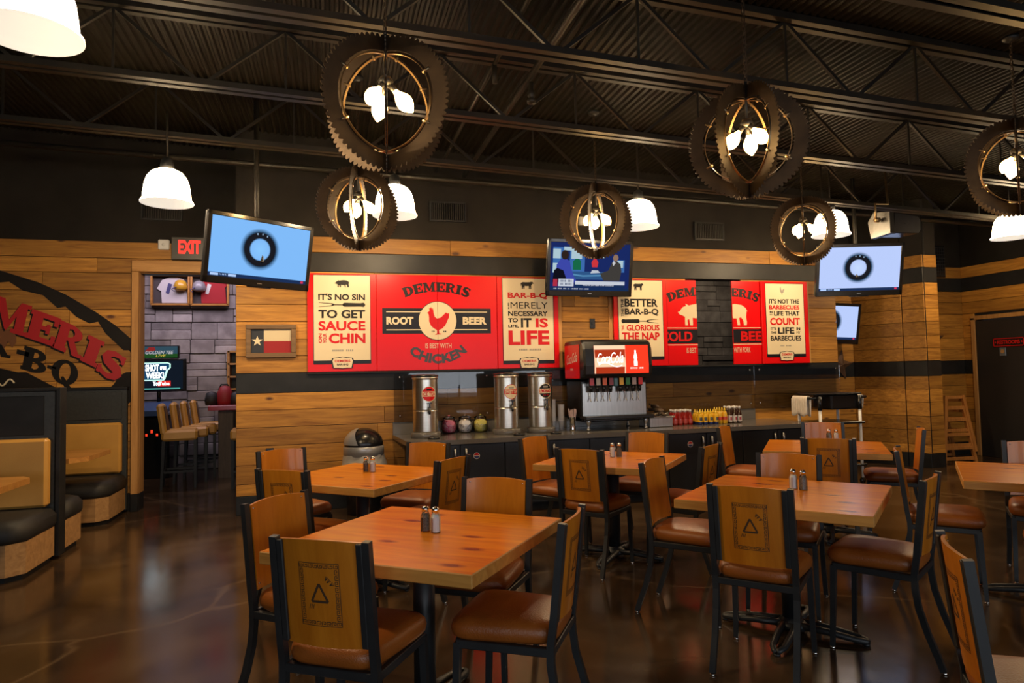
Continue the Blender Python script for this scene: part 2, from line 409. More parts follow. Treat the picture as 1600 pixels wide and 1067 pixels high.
YW, YL = 8.125, 8.88
X0, X1 = -1.02, 7.14
plank_wall('wall_back', X1-X0, lambda u, d, z: (X0+u, YW+.02-d, z), ROWS, openings=[(4.70-X0, 5.56-X0, 1.59, 2.77)])
MROWS = [0.208, 0.41, 0.62, 0.82, 1.03, 1.235, 1.44, 1.543, 1.757, 1.963, 2.177, 2.384, 2.607, 2.822, 3.0, 3.2]
plank_wall('wall_left', 6-.9, lambda u, d, z: (-6.0+u, YL+.02-d, z), MROWS, black=set(), openings=[(6-2.2, 6-.9, 0, 2.822)])
# return of the counter wall at the passage, and its far end by the alcove
plank_wall('wall_passage', .60, lambda u, d, z: (-1.0-d, YW+.16+u, z), ROWS, mats=[M['plank_y'], M['black_board'], M['black_board'], M['upper_paint']])
plank_wall('wall_corner', .74, lambda u, d, z: (7.12+d, YW+.16+u, z), ROWS, mats=[M['plank_y'], M['black_board'], M['black_board'], M['upper_paint']])
plank_wall('wall_alcove', 3.4, lambda u, d, z: (7.14+u, 9.02-d, z), ROWS)
# partition that ends in a post beside the restroom corner (angled left face, square end)
PA, PB_, PC_ = Vector((8.23, 9.0)), Vector((8.50, 8.30)), Vector((8.62, 8.0))
def faceT(p0, p1):
    d = (p1-p0).normalized(); n = Vector((d.y, -d.x))
    if n.x > 0 and abs(d.y) > .3: n = -n
    return lambda u, dd, z: (p0.x+d.x*u+n.x*dd, p0.y+d.y*u+n.y*dd, z)
MY = [M['plank_y'], M['black_board'], M['black_board'], M['upper_paint']]
plank_wall('wall_partition', (PB_-PA).length, faceT(PA, PB_), ROWS, mats=MY)
plank_wall('wall_partition_end', (PC_-PB_).length-.0, faceT(PB_+Vector((.02, 0)), PC_), ROWS, mats=MY)
plank_wall('wall_post', .27, lambda u, d, z: (8.615+u, 8.0+.02-d, z), ROWS)
plank_wall('wall_post_side', 1.0, lambda u, d, z: (8.865+d, 8.02+u, z), ROWS, mats=MY)
# right wall with the restroom door, running towards the camera
plank_wall('wall_right', 14.0, lambda u, d, z: (10.52-d, 9.0-u, z), ROWS, openings=[(0.215, 1.30, 0, 2.27)], mats=MY)
# room behind the camera, side wall, bar room
struct(MB().box((-6.1, 4, 2.35), (0.2, 18, 4.8)).build('wall_side', M['upper_paint']))
struct(MB().box((3, 12.68, 2.3), (18, 0.1, 4.6)).box((10.9, 11, 2.3), (.1, 4, 4.6)).build('wall_far', M['upper_paint']))
mb = MB()
WINS = (-3.2, 0.2, 3.6, 7.0)
xs = [-6.2]+sum([[wx-1.25, wx+1.25] for wx in WINS], [])+[11]
for a, b in zip(xs[0::2], xs[1::2]): mb.box(((a+b)/2, -5.1, 2.35), (b-a, .2, 4.8))
for wx in WINS:
    mb.box((wx, -5.1, .375), (2.5, .2, .75)); mb.box((wx, -5.1, 3.75), (2.5, .2, 2.0))
struct(mb.build('wall_front', M['upper_paint']))
M['sky'] = emis('window_daylight', (0.80, 0.90, 1.0), 0.7)
for i, wx in enumerate(WINS):
    f = MB()
    for dx in (-1.25, -.42, .42, 1.25): f.box((wx+dx, -5.03, 1.75), (.06, .08, 2.0))
    for z in (.78, 2.1, 2.72): f.box((wx, -5.03, z), (2.5, .08, .06))
    o = struct(f.build('window_%d' % (i+1), M['iron']))
    MB().box((wx, -5.08, 1.75), (2.48, .01, 1.98)).build('window_pane', M['sky'], o)

# ------------------------------------------------------------------ ceiling deck (corrugated, falls gently to the right)
SLOPE = -0.037
def zdeck(x): return 4.36+SLOPE*x
vs = []; fs = []
x = -6.2; k = 0; prof = []
while x < 11.2:
    for dx, dz in ((0, 0), (.022, 0), (.035, .022), (.057, .022)): prof.append((x+dx, zdeck(x+dx)+dz))
    x += .07
for (px, pz) in prof: vs += [(px, -5.2, pz), (px, 12.8, pz)]
fs = [(2*i, 2*i+1, 2*i+3, 2*i+2) for i in range(len(prof)-1)]
mb = MB().add(vs, fs); mb.add([(v[0], v[1], v[2]+.05) for v in ((-6.2, -5.2, zdeck(-6.2)), (11.2, -5.2, zdeck(11.2)), (11.2, 12.8, zdeck(11.2)), (-6.2, 12.8, zdeck(-6.2)))], [(0, 1, 2, 3)])
struct(mb.build('ceiling', M['deck']))
# joists
JY = (1.75, 3.0, 4.28, 5.55, 6.85)
JL = ('steel roof joist close overhead, nearest the camera', 'steel roof joist above the front row of tables', 'steel roof joist running over the two nearest saw blade pendants',
      'steel roof joist halfway between the near and far saw blade pendants', 'steel roof joist from which the white dome lamps hang')
def zb(x): return 3.79+SLOPE*x
for y, lab in zip(JY, JL):
    xa, xb = -6.0, 10.5
    t = thing('roof_joist', lab, 'joist', (0, y, 3.8), group='open web roof joists')
    def chord(zf, hh):
        m_ = MB()
        for s in (-1, 1):
            m_.add([(xx, y+s*.045-s*sg*.028, zf(xx)+zo) for xx in (xa, xb) for sg, zo in ((-1, -hh), (1, -hh), (1, hh), (-1, hh))],
                   [(0, 1, 2, 3), (4, 5, 6, 7), (0, 1, 5, 4), (1, 2, 6, 5), (2, 3, 7, 6), (3, 0, 4, 7)])
        return m_
    chord(lambda xx: zb(xx), .022).build('bottom_chord', M['steel'], t, True)
    chord(lambda xx: zdeck(xx)-.03, .026).build('top_chord', M['steel'], t, True)
    wb = MB(); xx = xa+.1
    while xx < xb-1.3:
        for (p, q) in (((xx, zb(xx)), (xx+.62, zdeck(xx+.62)-.04)), ((xx+.62, zdeck(xx+.62)-.04), (xx+1.24, zb(xx+1.24)))):
            wb.tube([(p[0], y, p[1]), (q[0], y, q[1])], .018, 4)
        wb.tube([(xx+.62, y, zb(xx+.62)), (xx+.62, y, zdeck(xx+.62)-.03)], .012, 4)
        xx += 1.24
    wb.build('web', M['steel'], t, True)
# sprinkler pipes along the deck
tag(MB().tube([(1.62, -4, 3.98), (1.62, 8.0, 3.98)], .026, 10).build('sprinkler_pipe', M['steel']), 'black sprinkler pipe running across the joists towards the counter wall', 'pipe')
o = tag(MB().tube([(1.30, 4.0, 4.02), (1.30, 8.0, 4.02)], .018, 10).tube([(1.30, 5.1, 4.02), (1.30, 5.1, 3.86)], .02, 8).build('electrical_conduit', M['steel']), 'thin conduit left of the sprinkler pipe under the metal deck', 'conduit')
s = MB().lathe([(.0, .0), (.035, .005), (.04, .03), (.02, .05), (.03, .06), (.03, .10), (.02, .12), (.02, .18)], (1.62, 5.15, 3.74), 14)
h = s.build('sprinkler', M['steel']); tag(h, 'sprinkler drop with round head below the pipe between the pendants', 'sprinkler')
tag(MB().tube([(-6, 7.7, 4.02), (10, 7.7, 3.60)], .03, 10).build('ceiling_conduit', M['steel']), 'long black conduit running along the top of the counter wall', 'conduit')

# ------------------------------------------------------------------ stone wall of the bar room
mb = MB(); rng = random.Random(5)
z = 0.0
while z < 4.4:
    h = rng.choice((.16, .2, .24, .3)); x = -6.0+rng.uniform(-.3, 0)
    while x < 10.3:
        l = rng.uniform(.25, .75)
        if h > .22 and rng.random() < .4:
            hs = h*rng.uniform(.4, .6); parts = [(z, hs), (z+hs, h-hs)]
        else: parts = [(z, h)]
        for zz, hh in parts:
            dd = rng.uniform(.03, .06)
            mb.box((x+l/2, 12.6-dd/2, zz+hh/2), (l-.008, dd+.04, hh-.008), 0, None, .008)
        x += l
    z += h
def stone_mat():
    m = noisy('ashlar_stone', (0.24, 0.21, 0.20), (0.40, 0.36, 0.34), 5, 0.85, bump=0.5); nt = m.node_tree; L = nt.links.new
    b = nt.nodes['Principled BSDF']; src = b.inputs['Base Color'].links[0].from_socket
    geo = N(nt, 'ShaderNodeNewGeometry'); hv = N(nt, 'ShaderNodeHueSaturation'); mr = N(nt, 'ShaderNodeMapRange')
    L(geo.outputs['Random Per Island'], mr.inputs[0]); mr.inputs[3].default_value = 0.65; mr.inputs[4].default_value = 1.25
    L(mr.outputs[0], hv.inputs['Value']); L(src, hv.inputs['Color']); L(hv.outputs[0], b.inputs['Base Color']); return m
M['stone'] = stone_mat()
struct(mb.build('wall_bar', M['stone']))

# ------------------------------------------------------------------ passage trim, exit sign
struct(MB().box((-2.225, 8.845, 1.52), (.075, .06, 2.63), 0, None, .004).build('trim_1', M['trim']))
struct(MB().box((-2.225, 8.845, .103), (.077, .062, .206), 0, None, .003).box((-2.195, 8.98, .10), (.022, .20, .204)).build('baseboard_passage', M['black_board']))
M['trim_x'] = wood('cedar_trim_long', (0.40, 0.18, 0.045), (0.62, 0.32, 0.10), rough=0.55, axis=0, knots=0.0, var=0.1)
struct(MB().box((-1.6, 8.845, 2.905), (1.33, .05, .13), 0, None, .004).build('trim_2', M['trim_x']))
struct(MB().box((-2.195, 8.98, 1.52), (.02, .22, 2.64), 0, None, .003).build('trim_3', M['trim']))
t = thing('exit_sign', 'dark exit sign with glowing red letters above the passage', 'sign', (-1.63, YL-.03, 3.13))
MB().box((-1.63, YL-.035, 3.13), (.41, .06, .28), 0, None, .008).build('housing', noisy('bronze_housing', (.05, .045, .038), (.06, .054, .045), 8, .45), t, True)
MB().text('EXIT', wallfn(-1.755, YL-.066, 3.065), .25, .165, .003, 0, .035).build('lettering', M['exit'], t, True)
tag(MB().box((-1.925, YL-.02, 3.175), (.125, .04, .125), 0, None, .012).lathe([(.0, 0), (.02, 0), (.02, .004), (0, .004)], (0, 0, 0), 12, 0, True, Matrix.Translation((-1.925, YL-.04, 3.175)) @ Matrix.Rotation(PI/2, 4, 'X')).build('wall_sensor', M['white']), 'small white square box on the planks left of the exit sign', 'sensor')

# ------------------------------------------------------------------ mural on the left wall
def ring_poly(n, r=.5):
    return None
def slab(ch):
    S = []
    R_ = lambda *a: S.append(rect(*a))
    def bowl(x, y0, y1, xr, t, n=14):
        cy = (y0+y1)/2; ry = (y1-y0)/2
        o = arcpts(x, cy, xr-x, 90, -90, n, ry); i = arcpts(x, cy, xr-x-t, -90, 90, n, ry-.12)
        S.append(o+i)
    def stroke(pts, ws):
        L_, R2 = [], []
        for i, p in enumerate(pts):
            a = Vector(pts[max(0, i-1)]); b = Vector(pts[min(len(pts)-1, i+1)]); d = (b-a).normalized(); n = Vector((-d.y, d.x))*ws[i]/2
            L_.append((p[0]+n.x, p[1]+n.y)); R2.append((p[0]-n.x, p[1]-n.y))
        S.append(L_+R2[::-1])
    if ch == 'D':
        R_(.06, .1, .40, .9); R_(0, 0, .48, .16); R_(0, .84, .48, 1); bowl(.38, 0, 1, 1.0, .34)
    elif ch == 'E':
        R_(.06, .1, .40, .9); R_(0, 0, .92, .17); R_(0, .83, .92, 1); R_(.3, .43, .64, .57); R_(.76, .1, .9, .33); R_(.76, .67, .9, .9); R_(.56, .34, .68, .66)
    elif ch == 'M':
        R_(.10, .1, .26, .9); R_(.84, .1, 1.12, .9); R_(0, 0, .36, .13); R_(.74, 0, 1.22, .13); R_(0, .87, .3, 1); R_(.92, .87, 1.22, 1)
        S.append([(.10, 1), (.38, 1), (.66, .30), (.56, .05)]); S.append([(1.05, 1), (.90, 1), (.54, .12), (.60, .02)])
    elif ch == 'R':
        R_(.06, .1, .40, .9); R_(0, 0, .48, .16); R_(0, .84, .48, 1); bowl(.38, .42, 1, .90, .28); S.append([(.42, .50), (.66, .50), (.92, .12), (1.0, 0), (.72, 0)]); R_(.74, 0, 1.04, .12)
    elif ch == 'B':
        R_(.06, .1, .40, .9); R_(0, 0, .48, .16); R_(0, .84, .48, 1); bowl(.38, .47, 1, .86, .27); bowl(.38, 0, .56, .94, .29)
    elif ch == 'I':
        R_(.08, .1, .44, .9); R_(0, 0, .52, .16); R_(0, .84, .52, 1)
    elif ch == 'A':
        S.append([(.40, 1), (.58, 1), (.24, .1), (.10, .1)]); S.append([(.40, 1), (.62, 1), (.94, .1), (.62, .1)]); R_(0, 0, .36, .13); R_(.52, 0, 1.04, .13); R_(.28, .30, .68, .42)
    elif ch == 'S':
        stroke([(.74, .80), (.62, .91), (.42, .93), (.24, .84), (.19, .70), (.28, .58), (.46, .50), (.62, .42), (.70, .28), (.62, .14), (.42, .06), (.22, .10), (.10, .22)],
               [.12, .15, .20, .26, .31, .34, .36, .34, .31, .26, .20, .15, .12])
        R_(.68, .68, .80, .98); R_(.02, .04, .14, .34)
    elif ch == 'Q':
        o = arcpts(.48, .5, .48, 0, 360, 28, .5); i = arcpts(.48, .5, .20, 360, 0, 28, .37); S.append(o[:15]+i[14:]); S.append(o[14:]+i[:15])
        stroke([(.42, .30), (.56, .10), (.74, -.08), (.98, -.16)], [.10, .20, .20, .08])
    elif ch == '-':
        R_(0, .38, .42, .56)
    return S
ADV = {'D': 1.05, 'E': .97, 'M': 1.28, 'R': 1.08, 'B': 1.02, 'I': .60, 'A': 1.08, 'S': .90, 'Q': 1.05, '-': .54}
def arc_word(mb, word, fn, size, xsc, cx, cy, R, start_ang, d=.003, m=0, up_=True, dx=0, dy=0):
    """slab letters along a circle of radius R about (cx,cy); start_ang in degrees (clockwise from vertical) of the left end"""
    s_ = start_ang*PI/180*R
    for ch in word:
        for ip, P_ in enumerate(slab(ch)):
            pts = []
            for (x, y) in P_:
                a = (s_+x*size*xsc)/R; r = R+y*size if up_ else R-y*size
                pts.append((cx+dx+r*math.sin(a), cy+dy+r*math.cos(a)))
            mb.poly(pts, fn, d+ip*.0003, m)
        s_ += ADV[ch]*size*xsc
mur = thing('mural', 'large painted barbecue logo with red arched lettering on the left plank wall', 'mural', (-3.6, YL, 2.0))
fnL = wallfn(0, YL-.001, 0)
M['mural_black'] = mat('mural_black_paint', (0.010, 0.008, 0.007), 0.6, spec=0.2)
M['mural_red'] = mat('mural_red_paint', (0.40, 0.012, 0.012), 0.45)
# torn-edged ring: passes the points measured on the wall, closes symmetrically to the left
outer = [(-2.262, 2.02), (-2.45, 2.20), (-2.66, 2.36), (-2.97, 2.56), (-3.25, 2.70), (-3.63, 2.83), (-4.1, 2.93), (-4.6, 2.96), (-5.1, 2.92), (-5.6, 2.80), (-5.95, 2.68)]
inner = [(-2.262, 1.83), (-2.30, 1.90), (-2.36, 1.90), (-2.55, 2.10), (-2.63, 2.24), (-2.72, 2.22), (-2.86, 2.30), (-2.97, 2.42), (-3.05, 2.40), (-3.2, 2.55), (-3.40, 2.60), (-3.54, 2.70), (-3.63, 2.69), (-4.1, 2.80), (-4.6, 2.83), (-5.1, 2.79), (-5.6, 2.67), (-5.95, 2.55)]
mb = MB()
mb.poly(outer[::-1]+inner, fnL, .002)
low_o = [(-2.262, 1.64), (-2.33, 1.64), (-2.40, 1.60), (-2.46, 1.50), (-2.60, 1.36), (-2.9, 1.12), (-3.3, .92), (-3.9, .76), (-4.6, .72), (-5.3, .8), (-5.95, .98)]
low_i = [(-2.262, 1.30), (-2.45, 1.14), (-2.8, .92), (-3.3, .74), (-3.9, .60), (-4.6, .56), (-5.3, .64), (-5.95, .82)]
mb.poly(low_o[::-1]+low_i, fnL, .002)
mb.poly([(-5.95, 1.40), (-4.9, 1.52), (-4.2, 1.66), (-3.62, 1.71), (-3.44, 1.66), (-3.36, 1.66), (-3.10, 1.50), (-2.85, 1.38), (-2.85, 1.25), (-5.95, 1.05)], fnL, .002)
mb.build('ring', M['mural_black'], mur, True)
# letters
def place(mb, ch, x, z, ang, wd, hh, d, lean=.55):
    a = math.radians(ang)
    for ip, P_ in enumerate(slab(ch)):
        mb.poly([(x+(px*wd)*math.cos(a)-py*hh*math.sin(a)*lean, z+(px*wd)*math.sin(a)+py*hh*math.cos(a)) for px, py in P_], fnL, d+ip*.0003)
def mural_letters(mb, dx, dy, d):
    for ch, x, z, wd, hh, ang in (('D', -4.60, 2.34, .36, .36, -4), ('E', -4.14, 2.30, .36, .35, -11), ('M', -3.76, 2.20, .30, .34, -19), ('E', -3.375, 2.065, .305, .32, -22), ('R', -3.10, 1.945, .275, .32, -26), ('I', -2.815, 1.79, .33, .31, -29), ('S', -2.66, 1.66, .31, .31, -31)):
        place(mb, ch, x+dx, z+dy, ang, wd*1.12, hh*1.10, d)
mb = MB(); mural_letters(mb, -.016, -.016, .003); mb.build('letter_shadow', M['mural_black'], mur, True)
mb = MB(); mural_letters(mb, 0, 0, .005); mb.build('lettering', M['mural_red'], mur, True)
mb = MB()
for ch, x, z, ang, s_ in (('A', -4.08, 1.95, -8, .28), ('R', -3.80, 1.89, -14, .28), ('-', -3.475, 1.765, -18, .30), ('B', -3.42, 1.70, -19, .28), ('-', -3.165, 1.625, -20, .22), ('Q', -3.13, 1.565, -22, .30)):
    place(mb, ch, x, z, ang, s_, s_, .003, .5)
mb.build('lettering_black', M['mural_black'], mur, True)
mb = MB(); mb.poly(arcpts(-3.63, 2.06, .17, 180, 0, 14, .10)+[(-3.46, 2.0), (-3.50, 1.94), (-3.54, 2.02), (-3.59, 1.90), (-3.63, 2.02), (-3.68, 1.90), (-3.72, 2.01), (-3.78, 1.98)], fnL, .004)
mb.build('sauce_cap', mat('mural_brown_paint', (.16, .06, .018), .5), mur, True)
mb = MB(); mb.tube([(-3.70+.01*i, YL-.0125, 1.545+.035*math.sin(i*.42)) for i in range(24)], .010, 6); mb.build('script', M['cream'], mur, True)

# ------------------------------------------------------------------ booths
EX = -2.3
def bench(label, y_back, y_front, fwd, xl, tall_back=True):
    """booth bench: back on y_back, seat towards y_front; the end panel faces the aisle at EX"""
    t = thing('booth_bench', label, 'bench', (EX, y_back, 0), group='booth benches')
    s = 1 if y_front > y_back else -1
    b = MB(); D_ = abs(y_front-y_back)
    ym = (y_back+y_front)/2
    # chamfered front corner at the aisle
    plan = [(xl, y_back), (EX, y_back), (EX, y_front-s*.10), (EX-.10, y_front), (xl, y_front)]
    def pr(mb, pl, z0, z1, ch=0):
        n = len(pl); cx = sum(p[0] for p in pl)/n; cy = sum(p[1] for p in pl)/n
        vs = [(x, y, z0) for x, y in pl]+[(x, y, z1) for x, y in pl]
        mb.add(vs, [list(range(n)), list(range(n, 2*n))]+[(i, (i+1) % n, (i+1) % n+n, i+n) for i in range(n)])
    pr(b, plan, .05, .295); b.build('base', M['plank_b'], t, True)
    k = MB(); pr(k, [(xl, y_back), (EX-.03, y_back), (EX-.03, y_front-s*.12), (EX-.12, y_front-s*.04), (xl, y_front-s*.04)], 0, .05); k.build('kick', M['black_board'], t, True)
    c = MB(); n = len(plan)
    def ins(q, e):
        cx, cy = (xl+EX)/2, ym
        return [(x-e*(1 if x > cx else 0), y-e*(1 if y > cy else -1)) for x, y in q]
    layers = [(ins(plan, .0), .297), (ins(plan, -.012), .33), (ins(plan, -.012), .40), (ins(plan, .02), .452), (ins(plan, .07), .468)]
    vs = []; fs = []
    for pl, z in layers: vs += [(x, y, z) for x, y in pl]
    for i in range(len(layers)-1):
        for j in range(n): fs.append((i*n+j, i*n+(j+1) % n, (i+1)*n+(j+1) % n, (i+1)*n+j))
    fs.append(list(range(n))); fs.append([(len(layers)-1)*n+j for j in range(n)])
    c.add(vs, fs, 0, True); c.build('seat_cushion', M['blackvinyl'], t, True)
    if tall_back:
        q = MB(); q.box(((xl+EX)/2-.02, y_back+s*.045, .765), (EX-xl-.02, .10, .58), 0, None, .022); q.build('back_cushion', M['tan'], t, True)
    return t
M['plank_b'] = wood('booth_base_planks', (0.28, 0.14, 0.05), (0.50, 0.28, 0.11), rough=0.6, axis=0, island=False, knots=0.15)
bench('nearest booth bench at the left edge with black seat and tan back', 6.68, 6.02, -1, -4.3)
bench('booth bench facing away behind the tall black divider', 6.87, 7.42, 1, -4.3)
bench('farthest booth bench against the charcoal panel under the mural', 8.76, 8.06, -1, -4.3)
t = thing('booth_divider', 'tall black divider between the back to back booth benches', 'divider', (EX, 6.78, 0))
MB().box((-3.3, 6.775, .75), (1.96, .11, 1.42), 0, None, .004).build('panel', M['darkpanel'], t, True)
MB().box((-3.3, 6.775, 1.475), (2.0, .14, .03), 0, None, .004).build('cap_rail', M['black_board'], t, True)
MB().box((EX+.010, 6.775, .76), (.035, .14, 1.46), 0, None, .004).build('end_post', M['black_board'], t, True)
MB().box((-3.3, 6.716, 1.25), (1.8, .010, .34), 0, None, .004).build('inset_panel', M['black_board'], t, True)
t = thing('half_wall', 'charcoal panel behind the far booth bench, below the mural', 'panel', (EX, 8.82, 0))
MB().box((-3.3, 8.83, .74), (2.0, .06, 1.42), 0, None, .004).build('panel', M['darkpanel'], t, True)
MB().box((-3.3, 8.82, 1.455), (2.02, .08, .03), 0, None, .004).build('cap_rail', M['black_board'], t, True)
MB().box((-3.3, 8.797, 1.25), (1.9, .012, .32), 0, None, .004).build('inset_panel', M['darkpanel'], t, True)
def booth_table(label, yc, wdt, xe):
    t = thing('booth_table', label, 'table', (xe-.6, yc, 0), group='booth tables')
    b = MB(); pl = [(-4.2, yc-wdt/2), (xe-.12, yc-wdt/2), (xe, yc-wdt/2+.16), (xe, yc+wdt/2-.10), (xe-.08, yc+wdt/2), (-4.2, yc+wdt/2)]
    n = len(pl); b.add([(x, y, .765) for x, y in pl]+[(x, y, .81) for x, y in pl], [list(range(n)), list(range(n, 2*n))]+[(i, (i+1) % n, (i+1) % n+n, i+n) for i in range(n)])
    b.build('tabletop', M['booth_top'], t, True)
    MB().tube([(xe-.75, yc, .02), (xe-.75, yc, .77)], .045, 16).build('column', M['iron'], t, True)
    MB().box((xe-.75, yc, .015), (.5, .08, .03), 0, None, .008).box((xe-.75, yc, .015), (.08, .5, .03), 0, None, .008).build('base', M['iron'], t, True)
M['booth_top'] = wood('booth_tabletop', (0.34, 0.14, 0.03), (0.52, 0.25, 0.06), rough=0.35, axis=0, island=False, knots=0.2)
booth_table('wooden booth table between the divider and the far bench', 7.70, .92, -2.26)
booth_table('wooden booth table at the left edge before the nearest bench', 5.66, .80, -2.22)

# ------------------------------------------------------------------ framed flag, plates
t = thing('framed_flag', 'framed lone star flag on the planks beside the passage', 'picture', (-.64, YW, 1.96))
f = MB()
for (c_, d_) in (((-.64, 2.12), (.545, .055)), ((-.64, 1.795), (.545, .055))): f.box((c_[0], YW-.02, c_[1]), (d_[0], .045, d_[1]), 0, None, .006)
for x in (-.885, -.395): f.box((x, YW-.02, 1.957), (.055, .045, .27), 0, None, .006)
f.build('frame', wood('rustic_frame', (.12, .07, .035), (.25, .15, .075), .7, 0, 1, False, .1), t, True)
fn = wallfn(0, YW-.012, 0)
q = MB().poly(rect(-.86, 1.82, -.72, 2.095), fn, .004, 0).poly(rect(-.72, 1.957, -.42, 2.095), fn, .004, 1).poly(rect(-.72, 1.82, -.42, 1.957), fn, .004, 2)
q.build('flag', [mat('flag_navy', (.018, .022, .035), .7), mat('flag_cream', (.66, .55, .36), .7), mat('flag_red', (.30, .008, .014), .7)], t, True)
st = [(-.79+(.062 if k % 2 == 0 else .025)*math.sin(k*PI/5), 1.957+(.062 if k % 2 == 0 else .025)*math.cos(k*PI/5)) for k in range(10)]
MB().poly(st, wallfn(0, YW-.017, 0), .006).build('star', M['cream'], t, True)
tag(MB().box((-.66, YW-.008, .67), (.085, .016, .135), 0, None, .004).build('wall_outlet', M['blackpl']), 'black outlet plate low on the planks behind the left table', 'outlet')
tag(MB().box((3.318, YW-.008, 2.16), (.075, .016, .13), 0, None, .004).box((3.318, YW-.018, 2.16), (.02, .02, .04)).build('light_switch', M['blackpl']), 'dark switch plate on the planks above the soda machine', 'switch')
for k, (x, z_, lab) in enumerate(((1.435, 3.55, 'black louvred vent high on the wall above the root beer sign'), (5.09, 3.44, 'black louvred vent high on the wall right of the centre television'), (-1.95, 3.60, 'black louvred vent above the exit sign behind the left dome lamp'))):
    y_ = YW if k < 2 else YL
    t = thing('wall_vent', lab, 'vent', (x, y_, z_), group='wall vents')
    fr = MB()
    for dz in (-.115, .115): fr.box((x, y_-.005, z_+dz), (.46, .03, .02))
    for dx in (-.22, .22): fr.box((x+dx, y_-.005, z_), (.02, .03, .23))
    fr.build('frame', M['black_board'], t, True)
    lv = MB()
    for i in range(16): lv.box((x-.195+i*.026, y_-.004, z_), (.010, .02, .21), 0)
    lv.build('louvre', M['steel'], t, True)
for k, (x, lab) in enumerate(((3.205, 'white box high on the wall left of the pair behind the centre pendant'), (3.52, 'white box high on the wall right of the pair behind the centre pendant'))):
    tag(MB().box((x, YW-.03, 3.50), (.10, .07, .11), 0, None, .01).build('wall_box', M['white']), lab, 'box')

# ------------------------------------------------------------------ signs on the counter wall
SZ0, SZ1 = 1.592, 2.75
def pig_pts(flip=1):
    return [(0, .60), (.06, .62), (.10, .72), (.15, .80), (.24, .84), (.22, .94), (.32, .86), (.42, .90), (.62, .94), (.82, .90), (.94, .78), (1.0, .62), (.97, .66), (.96, .55), (.95, .40), (.97, .20), (.96, .05), (.88, .05), (.86, .25), (.80, .38), (.74, .36),
            (.76, .05), (.69, .05), (.66, .34), (.50, .34), (.42, .36), (.42, .05), (.34, .05), (.32, .30), (.27, .28), (.28, .05), (.20, .05), (.20, .40), (.12, .46), (.04, .50)]
COW = [(0, .72), (.02, .82), (.08, .86), (.16, .92), (.40, .90), (.72, .92), (.78, .98), (.84, .95), (.92, .97), (.94, .88), (1.0, .78), (.96, .70), (.88, .72), (.84, .58), (.80, .48), (.80, .05), (.74, .05), (.72, .42), (.68, .05), (.62, .05), (.62, .44), (.40, .42), (.30, .46), (.28, .05), (.22, .05), (.20, .40), (.14, .05), (.08, .05), (.09, .50), (.06, .70), (.04, .40), (.01, .40)]
HEN = [(.14, .86), (.10, .82), (.04, .78), (.10, .74), (.12, .62), (.12, .48), (.20, .32), (.34, .22), (.44, .18), (.45, .06), (.34, .00), (.48, .02), (.58, .02), (.66, .04), (.54, .06), (.53, .18), (.66, .22), (.80, .34), (.88, .48), (.96, .62), (.98, .78), (.90, .76), (.84, .80), (.74, .72), (.62, .62), (.46, .58), (.36, .64), (.32, .76), (.30, .88), (.28, .96), (.24, .92), (.20, 1.0), (.17, .94), (.12, .96)]
def fork(mb, x0, z0, wd, h, fn, flip=False):
    X = (lambda x: x0+wd*(1-x)) if flip else (lambda x: x0+wd*x)
    mb.poly([(X(0), z0+h*.95), (X(.02), z0+h*1.0), (X(.30), z0+h*.80), (X(.36), z0+h*.5), (X(.30), z0+h*.2), (X(.02), z0), (X(0), z0+h*.06), (X(.26), z0+h*.30), (X(.30), z0+h*.5), (X(.26), z0+h*.66)], fn, .003)
    mb.poly(rect(min(X(.33), X(.56)), z0+h*.40, max(X(.33), X(.56)), z0+h*.60), fn, .003)
    mb.poly([(X(.52), z0+h*.2), (X(.56), z0+h*.05), (X(.90), z0+h*.12), (X(.97), z0), (X(1), z0+h*.3), (X(1), z0+h*.7), (X(.97), z0+h), (X(.90), z0+h*.88), (X(.56), z0+h*.95), (X(.52), z0+h*.8)], fn, .003)
